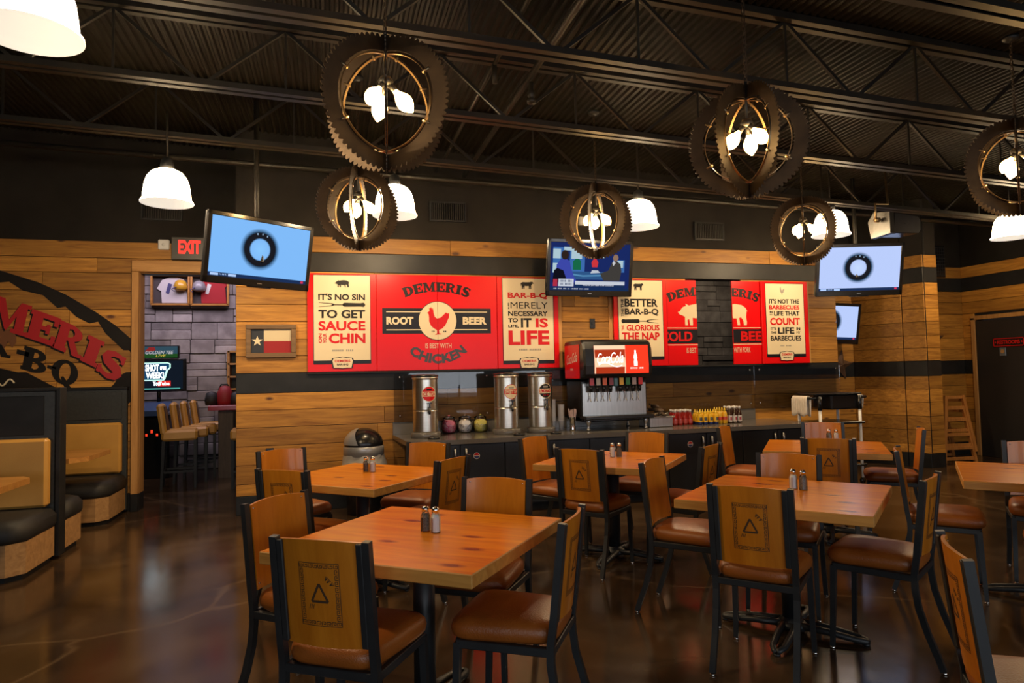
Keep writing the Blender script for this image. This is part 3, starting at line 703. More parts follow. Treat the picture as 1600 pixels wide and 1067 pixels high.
def poster(label, xa, xb, pa, pb, pz0, pz1, lines, icon, icon_box, ybase, forkspec=None, hidden_badge=False, icon_mat='black'):
    t = thing('menu_sign', label, 'sign', ((xa+xb)/2, ybase, SZ0), group='red framed slogan signs')
    MB().box(((xa+xb)/2, ybase-.015, (SZ0+SZ1)/2), (xb-xa, .03, SZ1-SZ0), 0, None, .004).build('board', M['red'], t, True)
    y = ybase-.031; fn = wallfn(0, y, 0)
    H = pz1-pz0; Wd = pb-pa
    MB().poly(rect(pa, pz0, pb, pz1), fn, .004).build('poster', M['cream'], t, True)
    y2 = wallfn(0, y-.0045, 0)
    e = MB()
    for a in (rect(pa-.006, pz0-.006, pb+.006, pz0), rect(pa-.006, pz1, pb+.006, pz1+.006), rect(pa-.006, pz0, pa, pz1), rect(pb, pz0, pb+.006, pz1)): e.poly(a, fn, .005)
    e.poly(rect(pa, pz0, pb, pz0+.034*H), y2, .002); e.build('border', M['navy'], t, True)
    bk, rd, gy = MB(), MB(), MB()
    for (s_, x0, x1, z0, z1, col, rot) in lines:
        mm = {'k': bk, 'r': rd, 'g': gy}[col]
        ax0, ax1, az0, az1 = pa+x0*Wd, pa+x1*Wd, pz1-z1*H, pz1-z0*H
        if rot:
            mm.text(s_, (lambda X_, Z_: (lambda u, v, d: (X_-v, y-.0045-d, Z_+u)))(ax1, az0), az1-az0, ax1-ax0, .002, 0, .0 if 'M' in s_ else .03)
        else:
            mm.text(s_, wallfn(ax0, y-.0045, az0), ax1-ax0, az1-az0, .002, 0, .0 if 'M' in s_ else .034)
    ib = icon_box; mm = bk if icon_mat == 'black' else gy
    mm.poly([(pa+Wd*(ib[0]+(ib[1]-ib[0])*px), pz1-H*(ib[3]-(ib[3]-ib[2])*pz)) for px, pz in icon], y2, .002)
    if forkspec: fork(bk, pa+Wd*forkspec[0], pz1-H*forkspec[3], Wd*(forkspec[1]-forkspec[0]), H*(forkspec[3]-forkspec[2]), y2, forkspec[4])
    bk.build('lettering', M['black'], t, True)
    if rd.v: rd.build('lettering_red', M['redtext'], t, True)
    if gy.v: gy.build('small_print', M['grey'], t, True)
    cx = (pa+pb)/2; bw = .36*Wd; bz = pz0+.005
    def shape(s_, dz=0): return [(cx+s_*bw/2*px, bz+s_*.055*H*pz+dz) for px, pz in ((-.86, -1), (-.4, -1.0), (0, -1.1), (.4, -1.0), (.86, -1), (1, .4), (.9, .9), (.4, 1.0), (0, 1.15), (-.4, 1.0), (-.9, .9), (-1, .4))]
    y3 = wallfn(0, y-.0065, 0); bd = MB(); bd.poly(shape(1.12), y3, .002, 0); bd.poly(shape(1.0), wallfn(0, y-.0085, 0), .001, 1)
    bo = bd.build('badge', [M['navy'], M['cream']], t, True)
    l = MB().text('DEMERIS', wallfn(cx-bw*.38, y-.010, bz+.006*H), bw*.76, .030*H, .001, 0, .03); l.build('badge_lettering', M['redtext'], bo, True)
    l = MB().text('BAR-B-Q', wallfn(cx-bw*.28, y-.010, bz-.032*H), bw*.56, .024*H, .001, 0, .03); l.build('badge_lettering', M['black'], bo, True)
    return t
poster('cream slogan sign with black pig and fork, leftmost on the counter wall', -.243, .547, -.170, .474, 1.69, 2.728,
       [("IT'S NO SIN", .08, .91, .21, .285, 'k', 0), ('TO GET', .08, .91, .392, .49, 'k', 0), ('SAUCE', .08, .91, .52, .63, 'r', 0), ('CHIN', .26, .91, .66, .775, 'r', 0),
        ('ON', .08, .14, .66, .77, 'r', 1), ('YOUR', .16, .22, .66, .77, 'r', 1), ('IIIIII IIII', .32, .69, .845, .865, 'g', 0)],
       [(1-x, y) for x, y in [(1-a, b) for a, b in pig_pts()]], (.37, .63, .05, .14), YW, (.08, .91, .31, .36, False))
poster('cream slogan sign with black cow, between root beer sign and centre television', 2.035, 2.845, 2.107, 2.772, 1.655, 2.730,
       [('BAR-B-Q', .10, .89, .165, .245, 'r', 0), ('IS', .10, .125, .285, .36, 'k', 1), ('MERELY', .15, .89, .28, .355, 'k', 0), ('NECESSARY', .10, .89, .385, .445, 'k', 0), ('TO', .10, .29, .47, .52, 'k', 0), ('LIFE,', .10, .31, .545, .585, 'k', 0),
        ('IT', .35, .56, .47, .58, 'k', 0), ('IS', .64, .89, .47, .58, 'r', 0), ('LIFE', .10, .91, .615, .785, 'r', 0), ('IIIII IIIIIII', .30, .74, .83, .85, 'g', 0)],
       COW, (.36, .62, .035, .13), YW)
poster('cream slogan sign with grey cow, partly behind the centre television', 3.60, 4.372, 3.665, 4.306, 1.682, 2.728,
       [('THE', .06, .115, .24, .35, 'k', 1), ('BETTER', .14, .89, .235, .335, 'k', 0), ('THE', .06, .115, .36, .46, 'k', 1), ('BAR-B-Q', .14, .90, .358, .45, 'k', 0), ('THE', .06, .11, .57, .64, 'r', 1), ('GLORIOUS', .17, .91, .565, .64, 'r', 0), ('THE NAP', .06, .91, .66, .76, 'r', 0)],
       COW, (.35, .58, .035, .13), YW-.034, (.06, .90, .49, .545, True), icon_mat='black')
poster('cream slogan sign with grey hen, rightmost on the counter wall', 5.842, 6.607, 5.908, 6.530, 1.690, 2.716,
       [("IT'S NOT THE", .08, .88, .21, .275, 'k', 0), ('BARBECUES', .08, .88, .295, .355, 'r', 0), ('IN', .09, .16, .375, .405, 'k', 0), ('MY', .09, .16, .415, .44, 'k', 0), ('LIFE THAT', .20, .88, .375, .44, 'k', 0), ('COUNT', .09, .88, .47, .57, 'r', 0),
        ("IT'S", .10, .24, .60, .64, 'k', 0), ('THE', .10, .24, .655, .69, 'k', 0), ('LIFE', .29, .72, .60, .69, 'k', 0), ('IN', .78, .88, .60, .64, 'k', 0), ('MY', .78, .88, .655, .69, 'k', 0), ('BARBECUES', .09, .90, .715, .785, 'k', 0), ('III IIII', .34, .62, .845, .862, 'g', 0)],
       HEN, (.37, .50, .045, .15), YW-.034, icon_mat='grey')
def shutter(label, xc, side, food, left_word, right_word, small, big_arch, band_red, x0, x1, ybase):
    """one sliding half of the printed service shutter; the print runs over both halves about xc"""
    t = thing('shutter_panel', label, 'sign', ((x0+x1)/2, ybase, SZ0), group='red printed sliding shutters')
    MB().box(((x0+x1)/2, ybase-.012, (SZ0+SZ1)/2), (x1-x0-.003, .024, SZ1-SZ0), 0, None, .003).build('board', M['red'], t, True)
    fn = wallfn(0, ybase-.0245, 0); fn2 = wallfn(0, ybase-.0265, 0); fn3 = wallfn(0, ybase-.0285, 0); fn4 = wallfn(0, ybase-.030, 0)
    kl = (side == 'left')
    def fin(mb, name, m):
        mb.clip(0, xc-.0015 if kl else xc+.0015, kl)
        if not kl: mb.clip(0, x1-.002, True)
        else: mb.clip(0, x0+.002, False)
        if mb.v: mb.build(name, m, t, True)
    # band
    b = MB(); zb0, zb1 = (2.035, 2.345) if food == 'hen' else (1.888, 2.078)
    hw = .667 if food == 'hen' else .75
    b.poly(rect(xc-hw, zb0, xc+hw, zb1), fn, .002); fin(b, 'band', M['navy'])
    l = MB()
    if food == 'hen':
        for z_ in (2.30, 2.082):
            l.poly(rect(xc-.62, z_-.006, xc+.62, z_+.006), fn2, .0015)
    else:
        for z_ in (2.097, 1.868): l.poly(rect(xc-.75, z_-.005, xc+.75, z_+.005), fn, .002)
    fin(l, 'rule', M['cream'])
    wmat = M['cream'] if food == 'hen' else M['redtext2']
    wd = MB()
    if food == 'hen':
        wd.text('ROOT', wallfn(xc-.62, ybase-.0265, 2.145), .325, .095, .002, 0, .05); wd.text('BEER', wallfn(xc+.31, ybase-.0265, 2.145), .305, .095, .002, 0, .05)
    else:
        wd.text('COLD', wallfn(xc-.56, ybase-.0265, 1.915), .48, .135, .002, 0, .035); wd.text('BEER', wallfn(xc+.12, ybase-.0265, 1.915), .48, .135, .002, 0, .035)
    fin(wd, 'lettering', wmat)
    # arched name
    a = MB(); R = 1.05; half = math.degrees(.40/R)
    tot = sum(ADV[c_] for c_ in 'DEMERIS'); size = .118; xsc = .80/(tot*size)*(1.0 if food == 'hen' else 1.06)
    arc_word(a, 'DEMERIS', fn, size, xsc, xc, (2.475 if food == 'hen' else 2.46)-R+.075, R, -half*(1.0 if food == 'hen' else 1.06), .002)
    fin(a, 'name', M['black'])
    sm = MB(); sm.text('IS BEST WITH' if food == 'hen' else 'IS BEST  WITH PORK', wallfn(xc-(.155 if food == 'hen' else .175), ybase-.0245, 1.855 if food == 'hen' else 1.755), .32 if food == 'hen' else .44, .062 if food == 'hen' else .072, .002, 0, .012); fin(sm, 'small_print', M['pinktext'])
    if food == 'hen':
        c_ = MB(); c_.poly(arcpts(xc, 2.192, .240, 0, 360, 48)[:-1], fn2, .001, 0); fin(c_, 'roundel_edge', M['black'])
        c_ = MB(); c_.poly(arcpts(xc, 2.192, .232, 0, 360, 48)[:-1], fn3, .001, 0); fin(c_, 'roundel', M['cream'])
        h_ = MB(); h_.poly([(xc-.140+.29*px, 2.018+.345*pz) for px, pz in HEN], fn4, .001); fin(h_, 'hen', M['redtext'])
        y_ = MB(); y_.text('19', wallfn(xc-.075, ybase-.030, 2.05), .035, .022, .001, 0, .03); y_.text('64', wallfn(xc+.065, ybase-.030, 2.05), .04, .022, .001, 0, .03); fin(y_, 'year', M['black'])
        k = MB(); vs, fs_ = text_mesh('CHICKEN', .05, 0); R3 = .54
        pts = []
        for (x, y) in vs:
            aa = (x-.5)*.80/R3; r = R3-y*.120
            pts.append((xc+r*math.sin(aa), ybase-.027, 1.668+R3-r*math.cos(aa)))
        k.add(pts, fs_); fin(k, 'arched_word', M['darkgrey'])
    else:
        p = MB(); p.poly([(xc-.29+.53*px, 2.115+.335*pz) for px, pz in pig_pts()], fn, .002); fin(p, 'pig', M['cream'])
    return t
M['redtext2'] = mat('bright_red_print', (.62, .008, .008), .3)
M['pinktext'] = mat('pale_pink_print', (.72, .48, .34), .4)
M['darkgrey'] = mat('dark_grey_print', (.045, .04, .04), .35)
shutter('left half of the closed red root beer shutter with half a hen', 1.283, 'left', 'hen', '', '', '', '', 0, .549, 1.283, YW)
shutter('right half of the closed red root beer shutter with half a hen', 1.283, 'right', 'hen', '', '', '', '', 0, 1.283, 2.033, YW)
shutter('left slid open shutter with the front half of a cream pig', 4.845, 'left', 'pig', '', '', '', '', 0, 4.10, 4.845, YW-.001)
shutter('right slid open shutter with the rear half of a cream pig', 5.398, 'right', 'pig', '', '', '', '', 0, 5.398, 6.10, YW-.001)
tag(MB().box((3.2, YW-.02, 1.578), (6.9, .045, .022), 0, None, .003).build('sign_ledge', M['black_board']), 'long black ledge strip under the red signs', 'ledge')
struct(MB().box((2.75, YW+.08, 2.2), (.02, .02, 1.1)).build('trim_5', M['trim']))
for x_ in (2.87, 3.575, 6.64):
    struct(MB().box((x_, YW-.008, 2.175), (.05, .016, 1.165), 0, None, .003).build('trim_6', M['trim']))

# ------------------------------------------------------------------ counter, cabinets
CT = .83
t = thing('countertop', 'long grey solid surface worktop along the counter wall', 'countertop', (3.3, 7.6, CT))
MB().add([(.79, 7.135, CT-.05), (5.95, 7.135, CT-.05), (5.95, 8.12, CT-.05), (.72, 8.12, CT-.05), (.79, 7.135, CT), (5.95, 7.135, CT), (5.95, 8.12, CT), (.72, 8.12, CT)],
         [(0, 1, 2, 3), (4, 5, 6, 7), (0, 1, 5, 4), (1, 2, 6, 5), (2, 3, 7, 6), (3, 0, 4, 7)]).build('slab', M['counter'], t, True)
tag(MB().box((3.215, 8.111, CT+.073), (4.98, .022, .146), 0, None, .002).build('backsplash', M['counter']), 'low grey backsplash strip standing on the worktop against the wall', 'backsplash')
words = ('leftmost', 'second from the left', 'middle', 'second from the right', 'rightmost')
M['sticker_w'] = mat('sticker_white', (.72, .70, .68), .3); M['sticker_b'] = mat('sticker_blue', (.03, .06, .22), .3)
HX = ((1.28, 1.96), (2.05, 2.80), (2.92, 3.80), (4.30, 5.13), (5.26, 5.80))
def cabinet(x0, x1, k):
    t = thing('base_cabinet', 'black base cabinet under the counter, %s of the row' % words[k], 'cabinet', ((x0+x1)/2, 7.6, 0), group='black base cabinets')
    MB().box(((x0+x1)/2, 7.64, .435), (x1-x0-.004, .90, .69), 0, None, .002).build('body', M['cab'], t, True)
    MB().box(((x0+x1)/2, 7.66, .045), (x1-x0-.004, .82, .09)).build('kick', M['black_board'], t, True)
    xm = (x0+x1)/2
    for a, b, side in ((x0, xm, 1), (xm, x1, -1)):
        d = MB().box(((a+b)/2, 7.18, .435), (b-a-.008, .022, .67), 0, None, .003).build('door', M['cab'], t, True)
        hx = (b-.06) if side == 1 else (a+.06)
        MB().tube([(hx, 7.168, .60), (hx, 7.14, .62), (hx, 7.135, .67), (hx, 7.14, .72), (hx, 7.168, .74)], [.007, .012, .015, .012, .007], 8).build('handle', M['silver'], d, True)
        if (k, side) in ((0, -1), (2, 1), (2, -1), (3, 1), (3, -1)):
            sx = (a+.18) if side == -1 else (b-.22)
            fnc = wallfn(sx, 7.168, .645)
            st_ = MB(); st_.poly(arcpts(0, 0, .036, 0, 360, 24)[:-1], fnc, .002, 0)
            st_.poly(arcpts(0, 0, .030, 10, 170, 12), wallfn(sx, 7.1655, .645), .001, 1); st_.poly(arcpts(0, 0, .030, 190, 350, 12), wallfn(sx, 7.1655, .645), .001, 2)
            so = st_.build('sticker', [M['sticker_w'], M['redtext'], M['sticker_b']], d, True); so['label'] = 'round red white and blue sticker'
cx = [.86, 1.86, 2.86, 3.86, 4.86, 5.86]
for k in range(5): cabinet(cx[k], cx[k+1], k)
# clear acrylic splash panels on the wall
sp = [(.74, 1.95), (1.96, 3.55), (3.56, 5.70), (5.71, 7.12)]
sl = ('clear acrylic splash panel at the left end behind the iced tea urn', 'clear acrylic splash panel behind the two right urns', 'clear acrylic splash panel behind soda machine and ketchup bottles', 'clear acrylic splash panel at the right end of the wall')
for (a, b), lab in zip(sp, sl):
    t = thing('splash_panel', lab, 'panel', ((a+b)/2, 8.08, .98), group='acrylic splash panels')
    MB().box(((a+b)/2, 8.088, 1.27), (b-a, .006, .58)).build('sheet', M['acrylic'], t, True)
    s_ = MB()
    for x_ in (a+.07, b-.07):
        for z_ in (1.05, 1.51): s_.lathe([(0, 0), (.012, 0), (.012, .02), (.008, .024), (0, .024)], (0, 0, 0), 10, 0, True, Matrix.Translation((x_, 8.10, z_)) @ Matrix.Rotation(PI/2, 4, 'X'))
    s_.build('standoff', M['chrome'], t, True)

# ------------------------------------------------------------------ things on the counter
def wrapfn(cx, cy, r, z0, az=-PI/2):
    return lambda x, y, d: (cx+(r+d)*math.cos(az+x/r), cy+(r+d)*math.sin(az+x/r), z0+y)
def urn(label, cx, cy, word, style):
    t = thing('drink_urn', label, 'urn', (cx, cy, CT), group='stainless drink urns')
    MB().lathe([(.0, 0), (.165, 0), (.168, .006), (.168, .055), (.160, .062), (0, .062)], (cx, cy, CT), 40).build('stand', M['counter'], t, True)
    R = .142
    MB().lathe([(.0, .063), (R-.004, .063), (R, .068), (R, .074), (R, .294), (R, .300), (R-.004, .303), (R-.004, .306), (R, .309), (R, .315), (R, .648), (R, .655), (R+.005, .66), (R+.005, .675), (R, .68), (0, .68)], (cx, cy, CT), 48).build('body', M['stainless'], t, True)
    MB().lathe([(0, .68), (R+.006, .68), (R+.008, .686), (R+.006, .700), (R*.6, .708), (0, .710)], (cx, cy, CT), 40).build('lid', M['blackpl'], t, True)
    tp = MB(); y = cy-R
    tp.tube([(cx+.02, y+.01, CT+.325), (cx+.02, y-.045, CT+.325)], .014, 12).tube([(cx+.02, y-.045, CT+.345), (cx+.02, y-.05, CT+.285), (cx+.02, y-.05, CT+.265)], [.016, .014, .011], 12)
    tp.box((cx+.02, y-.055, CT+.362), (.016, .016, .05), 0, None, .004).box((cx+.02, y-.06, CT+.388), (.05, .018, .014), 0, None, .004)
    tp.build('tap', M['blackpl'], t, True)
    fz = CT+.49; az = -PI/2+.18
    def disc(r, d, m, pts=None):
        q = MB()
        pts = pts or arcpts(0, 0, r, 0, 360, 36)[:-1]
        q.poly(pts, wrapfn(cx, cy, R, fz, az), d, m); return q
    b = MB()
    def fan(r, d, m, a0=0, a1=360):
        P_ = arcpts(0, 0, r, a0, a1, 30); fn = wrapfn(cx, cy, R, fz, az)
        vs = []; fs_ = []
        rows_ = 18
        for i in range(rows_+1):
            y_ = -r*math.cos(PI*i/rows_); xw = math.sqrt(max(0, r*r-y_*y_))
            for j in range(9): vs.append(fn(-xw+2*xw*j/8, y_, d))
        for i in range(rows_):
            for j in range(8): fs_.append((i*9+j, i*9+j+1, (i+1)*9+j+1, (i+1)*9+j))
        b.add(vs, fs_, m)
    fan(.086, .001, 0); fan(.080, .0016, 1)
    def strip(x0, x1, y0, y1, d, m):
        fn = wrapfn(cx, cy, R, fz, az); vs = []; fs_ = []
        for j in range(9):
            xx = x0+(x1-x0)*j/8; vs += [fn(xx, y0, d), fn(xx, y1, d)]
        for j in range(8): fs_.append((2*j, 2*j+2, 2*j+3, 2*j+1))
        b.add(vs, fs_, m)
    strip(-.084, .084, -.028, .026, .0022, 2)
    strip(-.030, .030, .038, .058, .0022, 3)
    bo = b.build('badge', {'red': [M['cream'], M['redtext'], M['cream'], M['black']], 'cream': [M['redtext'], M['cream'], M['redtext'], M['grey']], 'black': [M['cream'], M['black'], M['cream'], M['grey']]}[style], t, True)
    l = MB(); l.text(word, (lambda f_: (lambda x, y_, d: f_(x-.076, y_-.020, .003+d)))(wrapfn(cx, cy, R, fz, az)), .152, .038, .0005, 0, .03)
    l.text('IIIII IIII', (lambda f_: (lambda x, y_, d: f_(x-.032, y_-.058, .003+d)))(wrapfn(cx, cy, R, fz, az)), .064, .014, .0005, 0, .0)
    l.build('badge_lettering', {'red': M['redtext'], 'cream': M['cream'], 'black': M['redtext']}[style], bo, True)
    return t
urn('stainless iced tea urn with red round badge, leftmost of the three urns', 1.048, 7.60, 'ICE TEA', 'red')
urn('stainless sweet tea urn with cream badge, middle of the three urns', 2.001, 7.60, 'SWEET TEA', 'cream')
urn('stainless lemonade urn with black badge beside the soda machine', 2.417, 7.60, 'LEMONADE', 'black')
for (x, y, lab) in ((1.10, 7.335, 'round black drip tray before the iced tea urn'), (2.07, 7.32, 'round black drip tray before the sweet tea urn'), (2.50, 7.30, 'round black drip tray before the lemonade urn')):
    tag(MB().lathe([(0, 0), (.062, 0), (.066, .004), (.066, .022), (.056, .024), (.052, .012), (0, .012)], (x, y, CT), 28).build('drip_tray', M['blackpl']), lab, 'drip tray', 'round drip trays')
def speckle(name, a, b_, c_):
    m = mat(name, a, .6); nt = m.node_tree; L = nt.links.new; tc = N(nt, 'ShaderNodeTexCoord')
    v = N(nt, 'ShaderNodeTexVoronoi'); v.inputs['Scale'].default_value = 55; L(tc.outputs['Object'], v.inputs['Vector'])
    s_ = N(nt, 'ShaderNodeSeparateColor'); L(v.outputs['Color'], s_.inputs[0]); r = ramp(nt, [(.0, a), (.5, b_), (1., c_)]); L(s_.outputs[0], r.inputs[0])
    L(r.outputs[0], nt.nodes['Principled BSDF'].inputs['Base Color'])
    bp = N(nt, 'ShaderNodeBump'); bp.inputs['Strength'].default_value = .8; L(v.outputs['Distance'], bp.inputs['Height']); L(bp.outputs[0], nt.nodes['Principled BSDF'].inputs['Normal'])
    return m
for (x, y, cols, lab) in ((1.385, 8.0, ((.75, .04, .14), (.80, .20, .28), (.88, .50, .50)), 'glass jar of pink candy packets beside the iced tea urn'),
                          (1.575, 7.98, ((.85, .76, .68), (.92, .86, .80), (.28, .25, .28)), 'glass jar of white packets between the pink and yellow jars'),
                          (1.765, 7.97, ((.72, .58, .06), (.82, .70, .14), (.88, .80, .42)), 'glass jar of yellow packets, rightmost of the three jars')):
    t = thing('candy_jar', lab, 'jar', (x, y, CT), group='glass packet jars')
    prof = [(.0, 0), (.062, 0), (.078, .012), (.092, .05), (.092, .10), (.082, .14), (.070, .158), (.070, .172)]
    MB().lathe([(r*.93, z_*.93+.004) for r, z_ in prof[:-2]]+[(.05, .15), (0, .156)], (x, y, CT), 24).build('packets', speckle('packets', *cols), t, True)
    MB().lathe(prof, (x, y, CT), 28, cap=(True, False)).build('glass', M['glass'], t, True)
    MB().lathe([(0, .172), (.075, .172), (.077, .180), (.05, .196), (.018, .202), (.018, .214), (0, .216)], (x, y, CT), 24).build('lid', M['glass'], t, True)
    c_ = MB(); c_.poly([(px, pz+.12) for px, pz in arcpts(0, 0, .05, 0, 360, 20, .032)[:-1]], (lambda x_, y_: lambda u, v, d: (x_+u, y_-.088-d, CT+v))(x, y), .002); 
    co = c_.build('tag', mat('jar_tag', cols[1], .4), t, True)
# paper cup stacks and straw holder
def cups(lab, x, y, n, h0):
    t = thing('cup_stack', lab, 'cup stack', (x, y, CT), group='white paper cup stacks')
    b = MB()
    prof = [(0, 0), (.030, 0)]
    z_ = 0
    for i in range(n): prof += [(.034, h0+i*.016), (.041, h0+i*.016+.012), (.041, h0+i*.016+.016)]
    prof += [(.037, prof[-1][1]), (.032, .12)]
    b.lathe(prof, (x, y, CT), 20, cap=(True, False)); b.build('cups', M['white'], t, True)
cups('taller stack of white paper cups left of the soda machine', 2.635, 7.80, 17, .10)
cups('shorter stack of white paper cups beside the straw holder', 2.735, 7.77, 13, .10)
t = thing('straw_holder', 'steel tumbler of pale wrapped straws left of the soda machine', 'straw holder', (2.80, 7.56, CT))
MB().lathe([(0, 0), (.036, 0), (.030, .02), (.036, .16), (.040, .165), (.034, .165), (.030, .03)], (2.80, 7.56, CT), 20, cap=(True, False)).build('tumbler', M['chrome'], t, True)
s_ = MB(); rng = random.Random(2)
for i in range(26):
    a = rng.uniform(0, 2*PI); r = .028*math.sqrt(rng.random())
    s_.tube([(2.80+r*.6*math.cos(a), 7.56+r*.6*math.sin(a), CT+.03), (2.80+r*1.9*math.cos(a), 7.56+r*1.9*math.sin(a), CT+.245+rng.uniform(-.01, .02))], .0045, 5)
so = s_.build('straws', mat('straw_wrap', (.68, .50, .47), .6), t, True); so['kind'] = 'stuff'

# soda machine
def soda():
    xa, xb, yf, yb = 2.90, 3.76, 7.42, 8.02
    t = thing('soda_machine', 'soda fountain with lit red panel standing on the counter', 'soda machine', ((xa+xb)/2, 7.7, CT))
    b = MB(); b.box(((xa+xb)/2, 7.76, 1.18), (xb-xa, .50, .48), 0, None, .01); b.build('lower_body', M['blackpl'], t, True)
    MB().box(((xa+xb)/2, 7.505, 1.19), (xb-xa-.03, .012, .40), 0, None, .003).build('steel_front', M['stainless_flat'], t, True)
    # rounded top shell: extruded side profile
    prof = [(7.48, 1.435), (7.40, 1.455), (7.355, 1.50), (7.345, 1.60), (7.36, 1.80), (7.40, 1.885), (7.46, 1.915), (8.0, 1.915), (8.03, 1.89), (8.03, 1.435)]
    n = len(prof); sh = MB(); e = .03
    vs = []
    for x_, sc_ in ((xa-.015, .94), (xa+.01, 1), (xb-.01, 1), (xb+.015, .94)):
        cy, cz = 7.69, 1.675
        vs += [(x_, cy+(y_-cy)*sc_, cz+(z_-cz)*sc_) for y_, z_ in prof]
    fs_ = [list(range(n)), [3*n+i for i in range(n)]]
    for k in range(3):
        for i in range(n): fs_.append((k*n+i, k*n+(i+1) % n, (k+1)*n+(i+1) % n, (k+1)*n+i))
    sh.add(vs, fs_); sh.build('top_shell', M['blackpl'], t, True)
    # front panel follows the shell front between z 1.50 and 1.86
    def pf(x, y, d): # x from 0..w, y 0..h
        z_ = 1.505+y
        yy = 7.345+(z_-1.60)*.075 if z_ > 1.60 else 7.345+(1.60-z_)*.06
        return (xa+.115+x, yy-.004-d, z_)
    pw, ph = .70, .335
    def grid(mb, x0, x1, y0, y1, d, m):
        mb.add([pf(x_, y_, d) for y_ in (y0, min(max(y0, .095), y1), y1) for x_ in (x0, x1)], [(0, 1, 3, 2), (2, 3, 5, 4)], m)
    P_ = MB(); grid(P_, 0, pw, 0, ph, .002, 0)
    grid(P_, .0, .40, 0, ph, .004, 1)
    pn = P_.build('lit_panel', [M['redglow'], emis('soda_panel_white', (1.0, .66, .42), 1.1)], t, True)
    g = MB(); cpts = [(.015, 0), (.015, .06), (.008, .18), (.004, .285), (.398, .285), (.394, .18), (.385, .06), (.385, 0)]
    g.add([pf(x_, y_, .006) for x_, y_ in cpts], [list(range(len(cpts)))])
    g.build('lit_graphic', emis('soda_cola', (.50, .045, .012), .9), pn, True)
    l = MB()
    l.text('Coca', lambda x_, y_, d: pf(x_+.035, y_+.115+x_*.05, .008), .165, .125, .001, 0, .0, .35)
    l.text('-', lambda x_, y_, d: pf(x_+.190, y_+.165, .008), .022, .014, .001, 0, .03, .35)
    l.text('Cola', lambda x_, y_, d: pf(x_+.205, y_+.120+x_*.05, .008), .165, .130, .001, 0, .0, .35)
    l.add([pf(.05+.30*i/12, .100+.025*math.sin(i*.5)+dz, .008) for dz in (0, .010) for i in range(13)], [(i, i+1, 14+i, 13+i) for i in range(12)])
    l.build('lettering', emis('soda_white', (1, .96, .9), 2.2), pn, True)
    bt = MB(); bp_ = [(-.022, 0), (-.024, .05), (-.018, .075), (-.024, .105), (-.010, .16), (-.010, .19), (.010, .19), (.010, .16), (.024, .105), (.018, .075), (.024, .05), (.022, 0)]
    bt.add([pf(.53+x_, .085+y_, .005) for x_, y_ in bp_], [list(range(len(bp_)))])
    bt.text('IIIIIIII IIIII', lambda x_, y_, d: pf(.455+x_, .052+y_, .005), .17, .018, .001, 0, .0)
    bt.build('bottle_icon', emis('soda_white2', (1, .85, .75), 2.0), pn, True)
    s = MB(); s.add([(xa-.017, y_, z_) for y_, z_ in ((7.50, 1.44), (7.98, 1.44), (7.98, 1.87), (7.50, 1.87))], [(0, 1, 2, 3)]);
    s = MB().box((xa-.019, 7.74, 1.655), (.006, .50, .41), 0, None, .002)
    so = s.build('side_panel', M['red'], t, True)
    fl = lambda x_, y_, d: (xa-.0225-d, 7.96-x_, 1.60+y_)
    l = MB(); l.text('Coca', lambda x_, y_, d: fl(x_+.05, y_+.02+x_*.1, d), .17, .12, .001, 0, .0, .35); l.text('Cola', lambda x_, y_, d: fl(x_+.235, y_+.04+x_*.1, d), .17, .12, .001, 0, .0, .35); l.text('classic', lambda x_, y_, d: fl(x_+.17, y_-.05, d), .10, .035, .001, 0, .01)
    l.build('side_lettering', M['white'], so, True)
    cols = [(.42, .02, .03), (.45, .40, .33), (.70, .12, .02), (.25, .03, .04), (.80, .45, .03), (.03, .20, .05), (.45, .35, .35), (.65, .03, .03)]
    for i in range(8):
        x_ = xa+.10+i*.083+(.05 if i > 3 else 0)
        v = MB().box((x_, 7.455, 1.40), (.062, .10, .10), 0, None, .012).lathe([(.022, -.075), (.026, -.03), (.026, 0)], (x_, 7.44, 1.36), 12).build('valve', M['blackpl'], t, True)
        MB().box((x_, 7.402, 1.41), (.054, .006, .085), 0, None, .002).build('flavour_label', mat('flavour', cols[i], .3), v, True)
        MB().tube([(x_, 7.46, 1.30), (x_, 7.475, 1.22), (x_-.002, 7.46, 1.19), (x_, 7.44, 1.175)], .006, 6).build('lever', M['silver'], v, True)
    MB().box(((xa+xb)/2-.005+.0, 7.455, 1.41), (.06, .05, .12), 0, None, .01).build('ice_chute', mat('ice_chute', (.10, .22, .24), .2), t, True)
    MB().box(((xa+xb)/2, 7.44, .985), (xb-xa+.03, .20, .045), 0, None, .01).box(((xa+xb)/2, 7.70, .965), (xb-xa, .5, .06), 0, None, .01).build('drip_tray', M['blackpl'], t, True)
    for (x_, y_) in ((xa+.06, 7.44), (xb-.06, 7.44), (xa+.06, 7.94), (xb-.06, 7.94)):
        MB().lathe([(0, 0), (.024, 0), (.024, .02), (.015, .03), (.015, .06), (.03, .10), (.03, .14), (0, .14)], (x_, y_, CT), 14).build('leg', M['silver'], t, True)
soda()
t = thing('cutlery_pan', 'stainless pan right of the soda machine holding bundled cutlery', 'pan', (3.92, 7.66, CT))
MB().box((3.95, 7.66, CT+.06), (.32, .30, .12), 0, None, .008).build('body', M['stainless_flat'], t, True)
MB().box((3.95, 7.50, CT+.125), (.34, .02, .015), 0, None, .004).box((3.95, 7.82, CT+.125), (.34, .02, .015), 0, None, .004).box((3.785, 7.66, CT+.125), (.02, .34, .015), 0, None, .004).box((4.115, 7.66, CT+.125), (.02, .34, .015), 0, None, .004).build('rim', M['stainless_flat'], t, True)
rng = random.Random(11)
M['cutlery'] = mat('dark_cutlery', (.30, .25, .18), .25, .8)
pr_ = None
places = ('at the back left', 'at the front left', 'at the back', 'in the middle', 'at the front', 'at the back right', 'on the right', 'at the front right', 'lying topmost')
